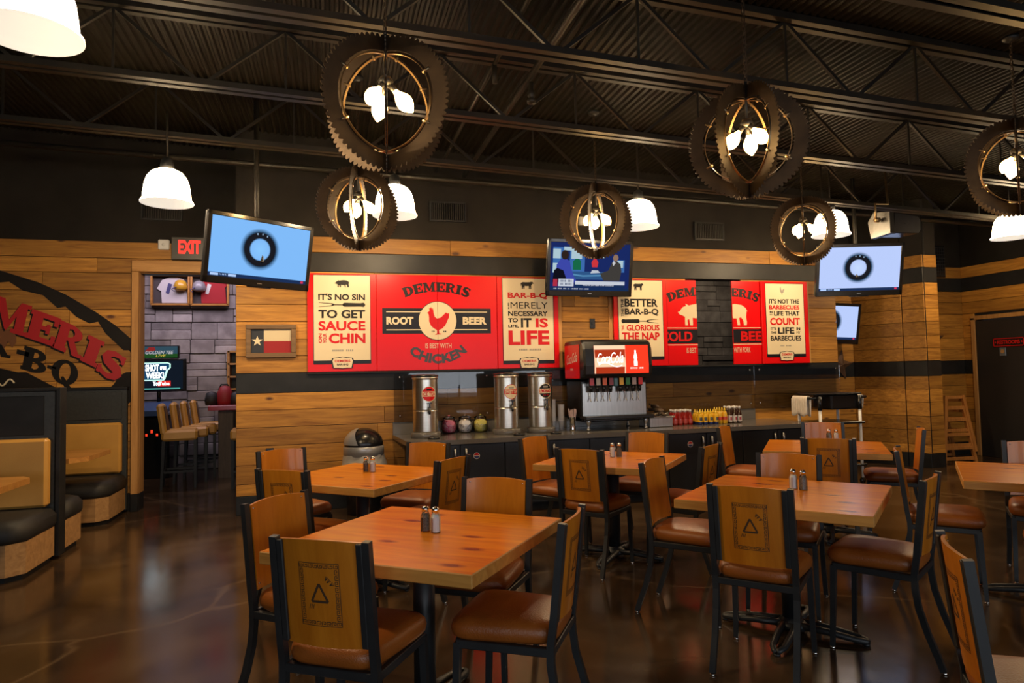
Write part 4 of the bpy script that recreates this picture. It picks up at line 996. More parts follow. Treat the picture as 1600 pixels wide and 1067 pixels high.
pos9 = ((3.86, 7.77), (3.85, 7.57), (3.95, 7.78), (3.94, 7.67), (3.94, 7.56), (4.02, 7.77), (4.01, 7.67), (4.00, 7.57), (3.95, 7.66))
for i, (x, y) in enumerate(pos9):
    lab = 'dark bundled cutlery roll in the steel pan, %s' % places[i]
    z_ = CT+.150+.048*((i+1) % 2)+(.05 if i == 8 else 0)
    if pr_ is None:
        pr_ = thing('cutlery_roll', lab, 'cutlery', (x, y, z_), 1.5, 'cutlery rolls in the pan')
        MB().tube([(-.09, 0, 0), (-.03, 0, .006), (.03, 0, .004), (.09, 0, 0)], [.012, .020, .022, .020], 10).build('napkin', mat('brown_napkin', (.11, .07, .045), .8), pr_)
        MB().tube([(.08, .006, .005), (.12, .008, .02), (.135, .008, .026)], [.006, .006, .012], 8).tube([(.08, -.008, 0), (.12, -.012, .012), (.14, -.012, .02)], [.005, .005, .011], 8).build('cutlery', M['cutlery'], pr_)
    else: dup(pr_, (x, y, z_), 1.57+rng.uniform(-.15, .15)+(PI if i % 2 else 0), lab)
# bottles
def bottle(name, label, cat, group, kind):
    t = thing(name, label, cat, (0, 0, 0), 0, group)
    if kind == 'ketchup':
        MB().lathe([(0, 0), (.028, 0), (.031, .006), (.031, .08), (.028, .10), (.014, .145), (.012, .165), (0, .165)], seg=14).build('body', mat('ketchup', (.28, .008, .006), .18, coat=.5), t)
        MB().lathe([(.0315, .025), (.0315, .075)], seg=14, cap=(False, False)).build('wrapper', mat('ketchup_label', (.42, .06, .05), .4), t)
        MB().lathe([(0, .163), (.016, .163), (.016, .190), (.014, .193), (0, .193)], seg=14).build('cap', M['white'], t)
    elif kind == 'mustard':
        MB().lathe([(0, 0), (.032, 0), (.034, .006), (.034, .035)], seg=14, cap=(True, False)).build('base_band', mat('mustard_blue', (.012, .022, .10), .4), t)
        MB().lathe([(.034, .035), (.034, .10), (.026, .13), (.020, .138), (0, .138)], seg=14, cap=(False, True)).build('body', mat('mustard', (.72, .42, .012), .3), t)
        MB().lathe([(0, .136), (.018, .136), (.018, .155), (.007, .165), (.004, .190), (0, .190)], seg=12).build('cap', mat('mustard_cap', (.75, .50, .03), .3), t)
        b = MB(); b.add([(.0345*math.sin(a), -.0345*math.cos(a), z_) for z_ in (.055, .095) for a in (-.6, -.3, 0, .3, .6)], [(i, i+1, 6+i, 5+i) for i in range(4)]); b.build('wrapper', mat('mustard_label', (.08, .08, .06), .4), t)
    elif kind == 'squeeze':
        MB().lathe([(0, 0), (.030, 0), (.033, .008), (.033, .11), (.024, .15), (.014, .158), (0, .158)], seg=14).build('body', mat('honey_mustard', (.70, .40, .02), .3), t)
        MB().lathe([(0, .156), (.014, .156), (.012, .18), (.005, .205), (0, .205)], seg=12).build('cap', mat('squeeze_cap', (.74, .50, .03), .3), t)
        MB().lathe([(.0335, .05), (.0335, .09)], seg=14, cap=(False, False)).build('wrapper', mat('squeeze_label', (.60, .06, .03), .4), t)
    else:
        MB().lathe([(0, 0), (.027, 0), (.029, .006), (.029, .115), (.014, .155), (.013, .19), (0, .19)], seg=12).build('body', mat('steak_sauce', (.035, .012, .006), .12, coat=.5), t)
        MB().lathe([(.0296, .02), (.0296, .10)], seg=12, cap=(False, False)).build('wrapper', mat('steak_label', (.62, .58, .55), .4), t)
        MB().lathe([(0, .188), (.016, .188), (.016, .213), (0, .216)], seg=12).build('cap', M['white'], t)
        b = MB(); b.add([(.0302*math.sin(a), -.0302*math.cos(a), z_) for z_ in (.04, .08) for a in (-.45, -.15, .15, .45)], [(i, i+1, 5+i, 4+i) for i in range(3)]); b.build('mark', mat('steak_mark', (.35, .03, .05), .4), t)
    return t
ORD = ('first', 'second', 'third', 'fourth', 'fifth', 'sixth', 'seventh', 'eighth')
def rows_of(name, what, cat, group, kind, cols, xy0, step, back):
    proto = None
    for r_, rn in enumerate(('front', 'second', 'third')[:back]):
        for c_ in range(cols):
            lab = '%s, %s from left in the %s row' % (what, ORD[c_], rn)
            p = (xy0[0]+c_*step+r_*.012, xy0[1]+r_*.078, CT)
            if proto is None:
                proto = bottle(name, lab, cat, group, kind); proto.location = p
            else: dup(proto, p, random.uniform(-.3, .3), lab)
rows_of('ketchup_bottle', 'red ketchup bottle by the steel pan', 'bottle', 'ketchup bottles', 'ketchup', 4, (4.22, 7.66), .072, 3)
rows_of('mustard_bottle', 'yellow mustard bottle with blue foot', 'bottle', 'mustard bottles', 'mustard', 4, (4.525, 7.58), .076, 3)
rows_of('squeeze_bottle', 'yellow squeeze bottle with red label', 'bottle', 'squeeze bottles', 'squeeze', 2, (4.835, 7.62), .074, 3)
rows_of('sauce_bottle', 'dark steak sauce bottle with white cap', 'bottle', 'steak sauce bottles', 'sauce', 3, (5.00, 7.64), .070, 3)

# ------------------------------------------------------------------ bin
t = thing('trash_bin', 'black bin with domed silver lid left of the counter', 'bin', (.37, 7.78, 0))
MB().lathe([(0, 0), (.185, 0), (.19, .02), (.215, .60), (0, .60)], (.37, 7.78, 0), 32).build('body', M['blackpl'], t, True)
b = MB().lathe([(.262, .47), (.252, .52), (.240, .57), (.230, .62), (.222, .66)], (.37, 7.78, 0), 26, cap=(False, False)); rng = random.Random(3)
b.v = [(v[0]+rng.uniform(-.014, .014), v[1]+rng.uniform(-.014, .014), v[2]+rng.uniform(-.02, .02)*(v[2] < .62)) for v in b.v]
b.lathe([(.268, .50), (.275, .46), (.280, .43)], (.37, 7.78, 0), 26, cap=(False, False))
M['liner'] = mat('bin_liner', (.74, .72, .68), .35); M['liner'].node_tree.nodes['Principled BSDF'].inputs['Alpha'].default_value = .70
b.build('liner', M['liner'], t, True)
MB().lathe([(.218, .645), (.226, .65), (.226, .740), (.220, .75), (.210, .75), (.210, .65)], (.37, 7.78, 0), 40, cap=(False, False)).build('band', M['silver_paint'], t, True)
dome = [(.214, .748)]+[(.216*math.cos(a), .765+.185*math.sin(a)) for a in [i*PI/2/10 for i in range(11)]]
MB().lathe(dome, (.37, 7.78, 0), 40).build('dome_lid', M['blackpl'], t, True)
vs = []; fs_ = []
for i in range(9):          # curved silver flap on the left front of the dome
    a = .02+i/8*1.25
    for j in range(9):
        b_ = math.radians(-185+j*9.5*(1-.40*(i/8)))
        rr = .2235*math.cos(a); vs.append((.37+rr*math.cos(b_), 7.78+rr*math.sin(b_), .768+.1915*math.sin(a)))
for i in range(8):
    for j in range(8): fs_.append((i*9+j, i*9+j+1, (i+1)*9+j+1, (i+1)*9+j))
MB().add(vs, fs_, 0, True).build('flap', M['silver_paint'], t, True)

# ------------------------------------------------------------------ televisions
def tv_screen_mat(bg, ringc):
    m = bpy.data.materials.new('tv_screen'); m.use_nodes = True; nt = m.node_tree; nt.nodes.clear(); L = nt.links.new
    tc = N(nt, 'ShaderNodeTexCoord'); sx = N(nt, 'ShaderNodeSeparateXYZ'); L(tc.outputs['Object'], sx.inputs[0])
    cb = N(nt, 'ShaderNodeCombineXYZ'); a1 = N(nt, 'ShaderNodeMath', operation='SUBTRACT'); L(sx.outputs[0], a1.inputs[0]); a1.inputs[1].default_value = -.02
    a2 = N(nt, 'ShaderNodeMath', operation='SUBTRACT'); L(sx.outputs[2], a2.inputs[0]); a2.inputs[1].default_value = .03
    L(a1.outputs[0], cb.inputs[0]); L(a2.outputs[0], cb.inputs[1])
    ln = N(nt, 'ShaderNodeVectorMath', operation='LENGTH'); L(cb.outputs[0], ln.inputs[0])
    mr = N(nt, 'ShaderNodeMapRange'); L(ln.outputs['Value'], mr.inputs[0]); mr.inputs[1].default_value = 0; mr.inputs[2].default_value = .25
    e = ramp(nt, [(0.0, ringc), (.40, bg), (.46, (.012, .012, .016)), (.66, (.010, .010, .014)), (.70, (.03, .08, .16)), (.86, bg)])
    L(mr.outputs[0], e.inputs[0])
    em = N(nt, 'ShaderNodeEmission'); L(e.outputs[0], em.inputs[0]); em.inputs[1].default_value = 1.0
    o = N(nt, 'ShaderNodeOutputMaterial'); L(em.outputs[0], o.inputs[0]); return m
def television(label, c, az, tilt, W=1.15, H=.69, kind='ring', bg=(.22, .50, .95), roll=0.0, mount='pole'):
    t = thing('television', label, 'television', c)
    t.rotation_euler = Euler((math.radians(tilt), math.radians(roll), math.radians(az+90)), 'XYZ')
    WM[t.name] = Matrix.Translation(c) @ t.rotation_euler.to_matrix().to_4x4()
    # local: x right (as seen from the front), -y out of the screen, z up
    MB().box((0, .04, 0), (W, .05, H), 0, None, .015).box((0, .085, 0), (W*.6, .05, H*.6), 0, None, .02).build('body', M['blackpl'], t)
    f = MB(); bw = .045
    for s in (-1, 1): f.box((s*(W/2-bw/2), .008, 0), (bw, .022, H), 0, None, .006)
    f.box((0, .008, H/2-bw/2), (W, .022, bw), 0, None, .006); f.box((0, .008, -H/2+bw*.8), (W, .022, bw*1.6), 0, None, .006)
    f.build('bezel', mat('tv_bezel', (.012, .011, .011), .15), t)
    MB().box((0, -.0045, -H/2+.035), (.05, .002, .010)).build('badge', M['silver'], t)
    MB().box((0, -.0, -H/2-.006), (.26, .02, .012), 0, None, .003).build('stand_tab', M['chrome'], t)
    sw, sh = W-2*bw, H-2.6*bw; zc = .5*(H/2-bw-H/2+1.6*bw)
    s = MB(); F = lambda x, y, d: (x, .006-d, zc+y)
    s.poly(rect(-sw/2, -sh/2, sw/2, sh/2), F, .001)
    if kind == 'ring':
        so = s.build('screen', tv_screen_mat(bg, tuple(min(1, v*1.15) for v in bg)), t)
        k = MB(); k.poly(rect(-sw/2, -sh/2, sw/2, -sh/2+.035), F, .002, 0)
        k.poly(rect(-sw/2+.02, -sh/2+.006, -sw/2+.10, -sh/2+.03), F, .003, 1); k.poly(rect(-sw/2+.20, -sh/2+.006, -sw/2+.28, -sh/2+.03), F, .003, 1); k.poly(rect(sw/2-.06, -sh/2+.006, sw/2-.03, -sh/2+.03), F, .003, 2)
        k.text('IIIIII', lambda x, y, d: F(x-sw/2+.11, y-sh/2+.012, .003), .08, .014, 0, 1, .0)
        k.build('ticker', [emis('tick_dark', (.02, .05, .16), .6), emis('tick_light', (.45, .62, .95), 1), emis('tick_red', (.7, .04, .1), 1)], so)
        k = MB()
        for a in (62, 84, 106): 
            r_ = .142; k.poly(rect(-.02+r_*math.cos(math.radians(a))-.006, .03+r_*math.sin(math.radians(a))-.008+0, -.02+r_*math.cos(math.radians(a))+.006, .03+r_*math.sin(math.radians(a))+.010), F, .002)
        k.build('dial_marks', emis('tick_pale', (.35, .5, .7), .8), so)
    else:
        so = s.build('screen', emis('tv_dark_blue', (.010, .022, .12), 1), t)
        L_ = [('backdrop', (.05, .16, .45), .9, [rect(-.50, .02, -.36, .24), rect(.30, -.06, .46, .10), rect(-.28, -.15, -.08, .20)]),
              ('backdrop_light', (.45, .62, .70), .9, [rect(-.50, .10, -.40, .22), rect(-.26, .10, -.12, .24), rect(.16, .12, .19, .24), rect(-.5, -.08, -.42, .04), rect(-.36, .20, .34, .245), rect(.36, .0, .44, .09)]),
              ('desk', (.03, .10, .26), .9, [[(-.40, -.16), (.40, -.16), (.26, -.06), (-.26, -.06)]]),
              ('desk_edge', (.10, .28, .50), .9, [[(-.30, -.10), (-.10, -.125), (.12, -.115), (.26, -.075), (.26, -.055), (.12, -.095), (-.10, -.105), (-.30, -.08)]]),
              ('screen_green', (.01, .15, .07), .9, [[(-.235, -.04), (-.13, -.04), (-.13, .07), (-.16, .10), (-.20, .10), (-.235, .07)]]),
              ('screen_red', (.65, .04, .05), .9, [[(.02, .0), (.09, .0), (.10, .06), (.07, .11), (.04, .11), (.01, .06)]]),
              ('paper', (.55, .60, .68), .9, [[(.0, -.08), (.13, -.07), (.10, -.04), (.02, -.04)]]),
              ('suit_blue', (.05, .07, .42), .9, [[(-.46, -.20), (-.17, -.20), (-.22, -.12), (-.26, -.02), (-.28, .07), (-.34, .10), (-.40, .09), (-.45, .02)]]),
              ('suit_dark', (.055, .05, .045), .9, [[(.18, -.17), (.40, -.17), (.42, -.04), (.40, .05), (.34, .09), (.29, .07), (.24, -.04), (.13, -.08), (.14, -.10)]]),
              ('chair', (.006, .006, .012), .9, [[(-.50, -.20), (-.30, -.20), (-.36, -.05), (-.44, -.02), (-.48, -.05)]]),
              ('head', (.030, .018, .014), .9, [arcpts(-.345, .145, .048, 0, 360, 14, .06)]),
              ('head_light', (.30, .18, .12), .9, [arcpts(.335, .125, .036, 0, 360, 14, .045)]),
              ('collar', (.62, .62, .65), .9, [[(.29, .06), (.31, .085), (.335, .06), (.305, .02)]]),
              ('banner', (.62, .66, .74), .9, [rect(-.20, -.225, .47, -.18), rect(-.42, -.25, -.22, -.155)]),
              ('banner_dark', (.01, .03, .10), .9, [rect(-.20, -.262, .47, -.226), rect(-.53, -.30, .53, -.265)]),
              ('banner_logo', (.45, .03, .06), .9, [rect(-.49, -.25, -.435, -.16)])]
        for i, (nm, col, st_, polys) in enumerate(L_):
            k = MB()
            for q in polys: k.poly([(x*sw/1.06, y*sh/.6) for x, y in q], F, .0012+.0004*i)
            k.build('picture_'+nm, emis('tv_'+nm, col, st_), so)
        k = MB(); k.text('What do you make of the comments', lambda x, y, d: F(x-.10, y-.245*sh/.6, .009), .42, .022, 0, 0, .01); k.text('III IIII III II IIIIIII III IIIII', lambda x, y, d: F(x-.48, y-.288*sh/.6, .009), .46, .016, 0, 0, .0)
        k.build('ticker_text', emis('tv_white', (.8, .82, .9), .9), so)
        k = MB(); k.text('IIII III', lambda x, y, d: F(x-.39, y-.195*sh/.6, .009), .14, .026, 0, 0, .01); k.text('II IIIII', lambda x, y, d: F(x-.39, y-.232*sh/.6, .009), .14, .024, 0, 0, .01)
        k.build('banner_text', emis('tv_navy', (.05, .08, .22), .6), so)
    Mi = WM[t.name].inverted()
    if mount == 'pole':
        top = Vector((c[0]+.10*math.cos(math.radians(az+180)), c[1]+.10*math.sin(math.radians(az+180)), 0))
        zt = zdeck(top.x)-.01
        b = MB().tube([(top.x, top.y, c[2]-.05), (top.x, top.y, zt)], .026, 12); b.box((top.x, top.y, c[2]), (.14, .14, .2), 0, None, .01)
    else:
        yw_ = 8.12 if mount == 'wall' else 8.99
        b = MB().box((c[0], (c[1]+.10+yw_)/2, c[2]), (.10, yw_-c[1]-.10, .12), 0, None, .01).box((c[0], yw_-.02, c[2]), (.3, .03, .3), 0, None, .004)
    b.build('mount', M['steel'], t, True)
    return t
television('flat television on a ceiling pole at left beside the exit sign', (-.646, 7.107, 2.795), -54.7, 10.2, 1.15, .69, 'ring', (.22, .50, .95))
television('television showing two men at a desk, over the counter centre', (3.141, 7.69, 2.815), -88.8, 10.2, 1.15, .70, 'show', mount='wall')
television('flat television with pale screen near the wall end at right', (6.892, 7.374, 2.824), -107.6, 11.8, 1.15, .70, 'ring', (.50, .62, .98))
television('television partly hidden in the alcove beyond the wall end', (7.56, 8.72, 2.21), -96, 8, 1.0, .64, 'ring', (.50, .62, .98), roll=2.5, mount='none_wall')

# ------------------------------------------------------------------ speaker
t = thing('wall_speaker', 'black loudspeaker hanging from a bracket above the right television', 'speaker', (6.86, 6.72, 3.275), .1)
sp_ = MB(); pr2 = [(-.30, -.12), (-.33, -.02), (-.30, .10), (-.24, .15), (.26, .13), (.30, .08), (.30, -.08), (.24, -.13), (-.20, -.15)]
sp_.add([(x, y_, z_) for y_ in (-.16, .14) for x, z_ in pr2], [list(range(9)), list(range(9, 18))]+[(i, (i+1) % 9, (i+1) % 9+9, i+9) for i in range(9)])
sp_.v = [(v[0]*.86, v[1]*.86, v[2]*.86) for v in sp_.v]; sp_.build('cabinet', M['blackpl'], t)
MB().add([(x*.87, -.1405, z_*.86) for x, z_ in ((-.24, -.14), (.24, -.12), (.28, -.07), (.28, .07), (.24, .12), (-.22, .14))], [(0, 1, 2, 3, 4, 5)]).box((0, -.1425, .0), (.05, .004, .012)).build('grille', M['cab'], t)
cp = MB().add([(x, y_, z_) for x in (-.315, -.24) for y_, z_ in ((-.17, -.14), (.10, -.16), (.14, .05), (.05, .16), (-.17, .12))], [list(range(5)), list(range(5, 10))]+[(i, (i+1) % 5, (i+1) % 5+5, i+5) for i in range(5)])
cp.build('end_cap', noisy('speaker_cap', (.012, .010, .008), (.020, .016, .012), 4, .45), t)
MB().tube([(-.35, -.05, .04), (-.41, -.05, .04)], .03, 14).tube([(-.40, -.05, .04), (-.40, -.05, .24), (-.15, -.02, .26), (-.15, 0, .72)], .014, 6).build('bracket', M['saw_edge'], t)

# ------------------------------------------------------------------ dome lamps
def dome_lamp(x, y, label, first=None):
    if first: return dup(first, (x, y, 3.31), 0, label)
    t = thing('dome_lamp', label, 'lamp', (x, y, 3.31), 0, 'white dome lamps')
    MB().lathe([(.045, .165), (.09, .16), (.135, .135), (.168, .09), (.188, .03), (.200, -.06), (.206, -.115), (.224, -.135), (.226, -.148)], seg=40, cap=(False, False)).build('shade', M['dome'], t)
    MB().lathe([(0, .15), (.055, .15), (.06, .20), (.05, .26), (.02, .28), (0, .28)], seg=20).build('cap', M['iron'], t)
    MB().tube([(0, 0, .27), (0, 0, .72)], .010, 8).build('stem', M['steel'], t)
    return t
def pl(name, loc, e, col, rad):
    l = bpy.data.lights.new(name, 'POINT'); l.energy = e; l.color = col; l.shadow_soft_size = rad
    o = bpy.data.objects.new(name, l); C.objects.link(o); o.location = loc
DL = [(-1.345, 3.53, 'white glowing dome lamp cut by the top left corner'), (-1.433, 6.708, 'white glowing dome lamp above the exit sign at left'), (.659, 6.826, 'white dome lamp partly behind the left far saw blade pendant'),
      (3.414, 6.881, 'white dome lamp just right of the centre saw blade pendant'), (6.049, 6.91, 'white dome lamp partly behind the far right saw blade pendant'), (8.60, 6.62, 'white dome lamp at the right edge of the room')]
d0 = None
for x, y, lab in DL:
    o = dome_lamp(x, y, lab, d0)
    d0 = d0 or o
    pl('dome_light', (x, y, 3.31-.17), DOME_P*(1.25 if x < 0 else 1.0), (1.0, .74, .44), .10)
    pl('dome_lamp_inside', (x, y, 3.31+.02), 3.2, (1.0, .84, .60), .03)

# ------------------------------------------------------------------ saw blade pendants
def chain_mb(L):
    ch = MB(); z_ = .42; i = 0
    while z_ < L-.05:
        pts = []
        for a in range(10):
            aa = 2*PI*a/10; u, v = .010*math.cos(aa), .020*math.sin(aa)
            pts.append((u, 0, z_+.018+v) if i % 2 == 0 else (0, u, z_+.018+v))
        ch.tube(pts, .003, 5, closed=True); z_ += .030; i += 1
    return ch.tube([(.012, .01, .40), (.012, .01, L-.03)], .003, 5)
def saw_pendant(x, y, rz, label, first=None):
    if first:
        r = dup(first, (x, y, 3.10), rz, label)
        for c in r.children:      # every chain is as long as the deck above it is high
            if c.name.startswith('chain'):
                o = chain_mb(zdeck(x)-3.10).build('chain', M['saw']); c.data = o.data; bpy.data.objects.remove(o)
            if c.name.startswith('canopy'): c.location.z = zdeck(x)-3.10-.042
        return r
    t = thing('saw_pendant', label, 'lamp', (x, y, 3.10), rz, 'saw blade pendants')
    R, ri, nt_ = .380, .300, 72
    for k in range(3):
        ka, kb = math.cos(k*PI/3), math.sin(k*PI/3)
        Q = lambda h_, d_, z_: (h_*ka-d_*kb, h_*kb+d_*ka, z_)
        mb = MB(); n = nt_*3; th = .0035; vs = []; fs_ = []
        for i in range(n):
            a = 2*PI*i/n; ro = (R, R+.020, R+.020)[i % 3] if True else R
            ro = {0: R-.002, 1: R+.018, 2: R+.016}[i % 3]
            cs, sn = math.cos(a), math.sin(a)
            for (r_, d_) in ((ri, -th), (ro, -th), (ro, th), (ri, th)):
                vs.append(Q(r_*cs, d_, r_*sn))
        for i in range(n):
            j = (i+1) % n
            for q in range(4): fs_.append((i*4+q, i*4+(q+1) % 4, j*4+(q+1) % 4, j*4+q))
        mb.add(vs, fs_); o = mb.build('blade_ring', M['saw'], t)
        h = MB(); pts = []
        n2 = 64; vs = []; fs_ = []
        for i in range(n2):
            a = 2*PI*i/n2
            for (r_, d_) in ((.282, -.008), (.286, -.008), (.286, .008), (.282, .008)):
                vs.append(Q(r_*math.cos(a), d_, r_*math.sin(a)))
        for i in range(n2):
            j = (i+1) % n2
            for q in range(4): fs_.append((i*4+q, i*4+(q+1) % 4, j*4+(q+1) % 4, j*4+q))
        h.add(vs, fs_)
        for a in (30, 75, 150, 210, 285, 330):
            ca, sa = math.cos(math.radians(a)), math.sin(math.radians(a))
            p0 = Q(.274*ca, 0, .274*sa); p1 = Q(.320*ca, 0, .320*sa)
            h.tube([p0, p1], .009, 6)
        h.build('hoop', M['saw_edge'], t)
    MB().tube([(0, 0, .13), (0, 0, .42)], .010, 8).lathe([(0, .10), (.035, .10), (.045, .125), (.03, .15), (0, .155)], seg=16).build('stem', M['iron'], t)
    chain_mb(zdeck(x)-3.10).build('chain', M['saw'], t)
    MB().lathe([(0, .04), (.06, .04), (.055, .02), (.02, 0), (0, 0)], seg=20).build('canopy', M['iron'], t).location.z = zdeck(x)-3.10-.042
    for k in range(3):
        a = math.radians(200+120*k); dx, dy = math.cos(a), math.sin(a)
        dr = Vector((dx*.62, dy*.62, -.78)).normalized(); b0 = Vector((dx*.02, dy*.02, .11))
        so = MB().tube([b0, b0+dr*.055], .017, 10).build('socket', M['iron'], t)
        q = [b0+dr*(.05+.165*i/10) for i in range(11)]; rr = [.014, .017, .025, .035, .043, .047, .047, .043, .034, .020, .005]
        MB().tube(q, rr, 14).build('bulb', M['bulb'], t)
    return t
SL = [(.325, 3.822, .44, 'largest saw blade pendant, upper left of centre'), (.273, 6.326, .27, 'far saw blade pendant below the largest one, near the left television'),
      (2.701, 6.422, -.09, 'far saw blade pendant in front of the centre television'), (2.799, 3.948, -.617, 'near saw blade pendant right of centre with two open hoops'),
      (5.267, 6.452, -.16, 'far saw blade pendant overlapping the right television'), (5.328, 4.016, -.40, 'saw blade pendant cut by the right edge of the view')]
s0 = None
for x, y, rz, lab in SL:
    o = saw_pendant(x, y, rz, lab, s0); s0 = s0 or o
    pl('pendant_light', (x, y, 3.04), SAW_P, (1.0, .58, .22), .05)

# ------------------------------------------------------------------ tables
def make_table(label):
    t = thing('dining_table', label, 'table', (0, 0, 0), 0, 'square pine tables')
    tb = MB().box((0, 0, .7775), (1.004, 1.004, .053), 1, None, .004)
    tb.build('tabletop', [M['table'], M['table'], M['table_edge']], t)
    me = t.children[0].data
    for p in me.polygons: p.material_index = 0 if abs(p.normal.z) > .9 else 2
    MB().tube([(0, 0, .05), (0, 0, .745)], .05, 24).lathe([(.075, .05), (.065, .075), (.05, .09)], seg=24, cap=(False, False)).build('column', M['iron'], t)
    b = MB()
    for k in range(4):
        a = k*PI/2; R_ = Matrix.Rotation(a, 4, 'Z')
        for s in (-1, 1):
            pts = [R_ @ Vector((.04, s*.035, .055)), R_ @ Vector((.20, s*.035, .048)), R_ @ Vector((.34, s*.030, .032)), R_ @ Vector((.385, s*.012, .024)), R_ @ Vector((.392, 0, .022))]
            b.tube(pts, [.020, .019, .017, .016, .016], 8)
        b.lathe([(0, 0), (.018, 0), (.018, .012), (0, .012)], tuple(R_ @ Vector((.385, 0, 0))), 12)
    b.lathe([(0, .03), (.09, .03), (.085, .06), (.06, .075), (0, .08)], seg=20); b.build('base', M['iron'], t)
    MB().box((0, 0, .742), (.46, .05, .016), 0, None, .004).box((0, 0, .742), (.05, .46, .016), 0, None, .004).build('spider', M['iron'], t)
    return t
TB = [(.412, 3.123, -38.4, 'square pine table nearest the camera'), (2.582, 3.396, -49.2, 'square pine table at right of centre, second nearest'), (2.272, 5.196, -41.9, 'square pine table before the soda machine'),
      (.235, 5.133, -42.1, 'square pine table near the bin, behind the nearest table'), (4.388, 5.214, -39.4, 'square pine table near the right end of the counter'), (4.524, 3.306, -46.5, 'square pine table cut by the right edge of the view')]
t0 = None
for x, y, a, lab in TB:
    if t0 is None: t0 = make_table(lab); t0.location = (x, y, 0); t0.rotation_euler.z = math.radians(a)
    else: dup(t0, (x, y, 0), math.radians(a), lab)
# salt and pepper
def shaker(kind, label):
    t = thing(kind+'_shaker', label, kind+' shaker', (0, 0, .804), 0, kind+' shakers')
    MB().lathe([(.0, .004), (.019, .004), (.019, .07 if kind == 'salt' else .062), (.012, .082), (0, .082)], seg=8, smooth=False).build('contents', M['salt'] if kind == 'salt' else M['pepper'], t)
    MB().lathe([(0, 0), (.022, 0), (.0235, .004), (.0235, .070), (.015, .088), (.015, .094)], seg=8, smooth=False, cap=(True, False)).build('glass', M['glass'], t)
    MB().lathe([(0, .092), (.0175, .092), (.0175, .106), (.015, .112), (.008, .117), (0, .118)], seg=16).build('lid', M['chrome'], t)
    return t
M['salt'] = mat('salt', (.95, .94, .92), .7); M['pepper'] = noisy('pepper', (.09, .075, .06), (.26, .22, .17), 160, .8)
SP = [((.470, 3.119), (.429, 3.161), 'on the nearest table'), ((2.689, 3.471), (2.715, 3.417), 'on the table right of centre'), ((2.320, 5.300), (2.371, 5.280), 'on the table before the soda machine'), ((.312, 5.225), (.266, 5.262), 'on the table near the bin'), ((4.770, 5.50), (4.722, 5.54), 'on the table near the counter\'s right end')]
sa = pe = None
for s_, p_, wh in SP:
    l1, l2 = 'salt shaker with chrome lid '+wh, 'pepper shaker with chrome lid '+wh
    if sa is None:
        sa = shaker('salt', l1); sa.location = (*s_, .804); pe = shaker('pepper', l2); pe.location = (*p_, .804)
    else: dup(sa, (*s_, .804), random.uniform(0, 1), l1); dup(pe, (*p_, .804), random.uniform(0, 1), l2)

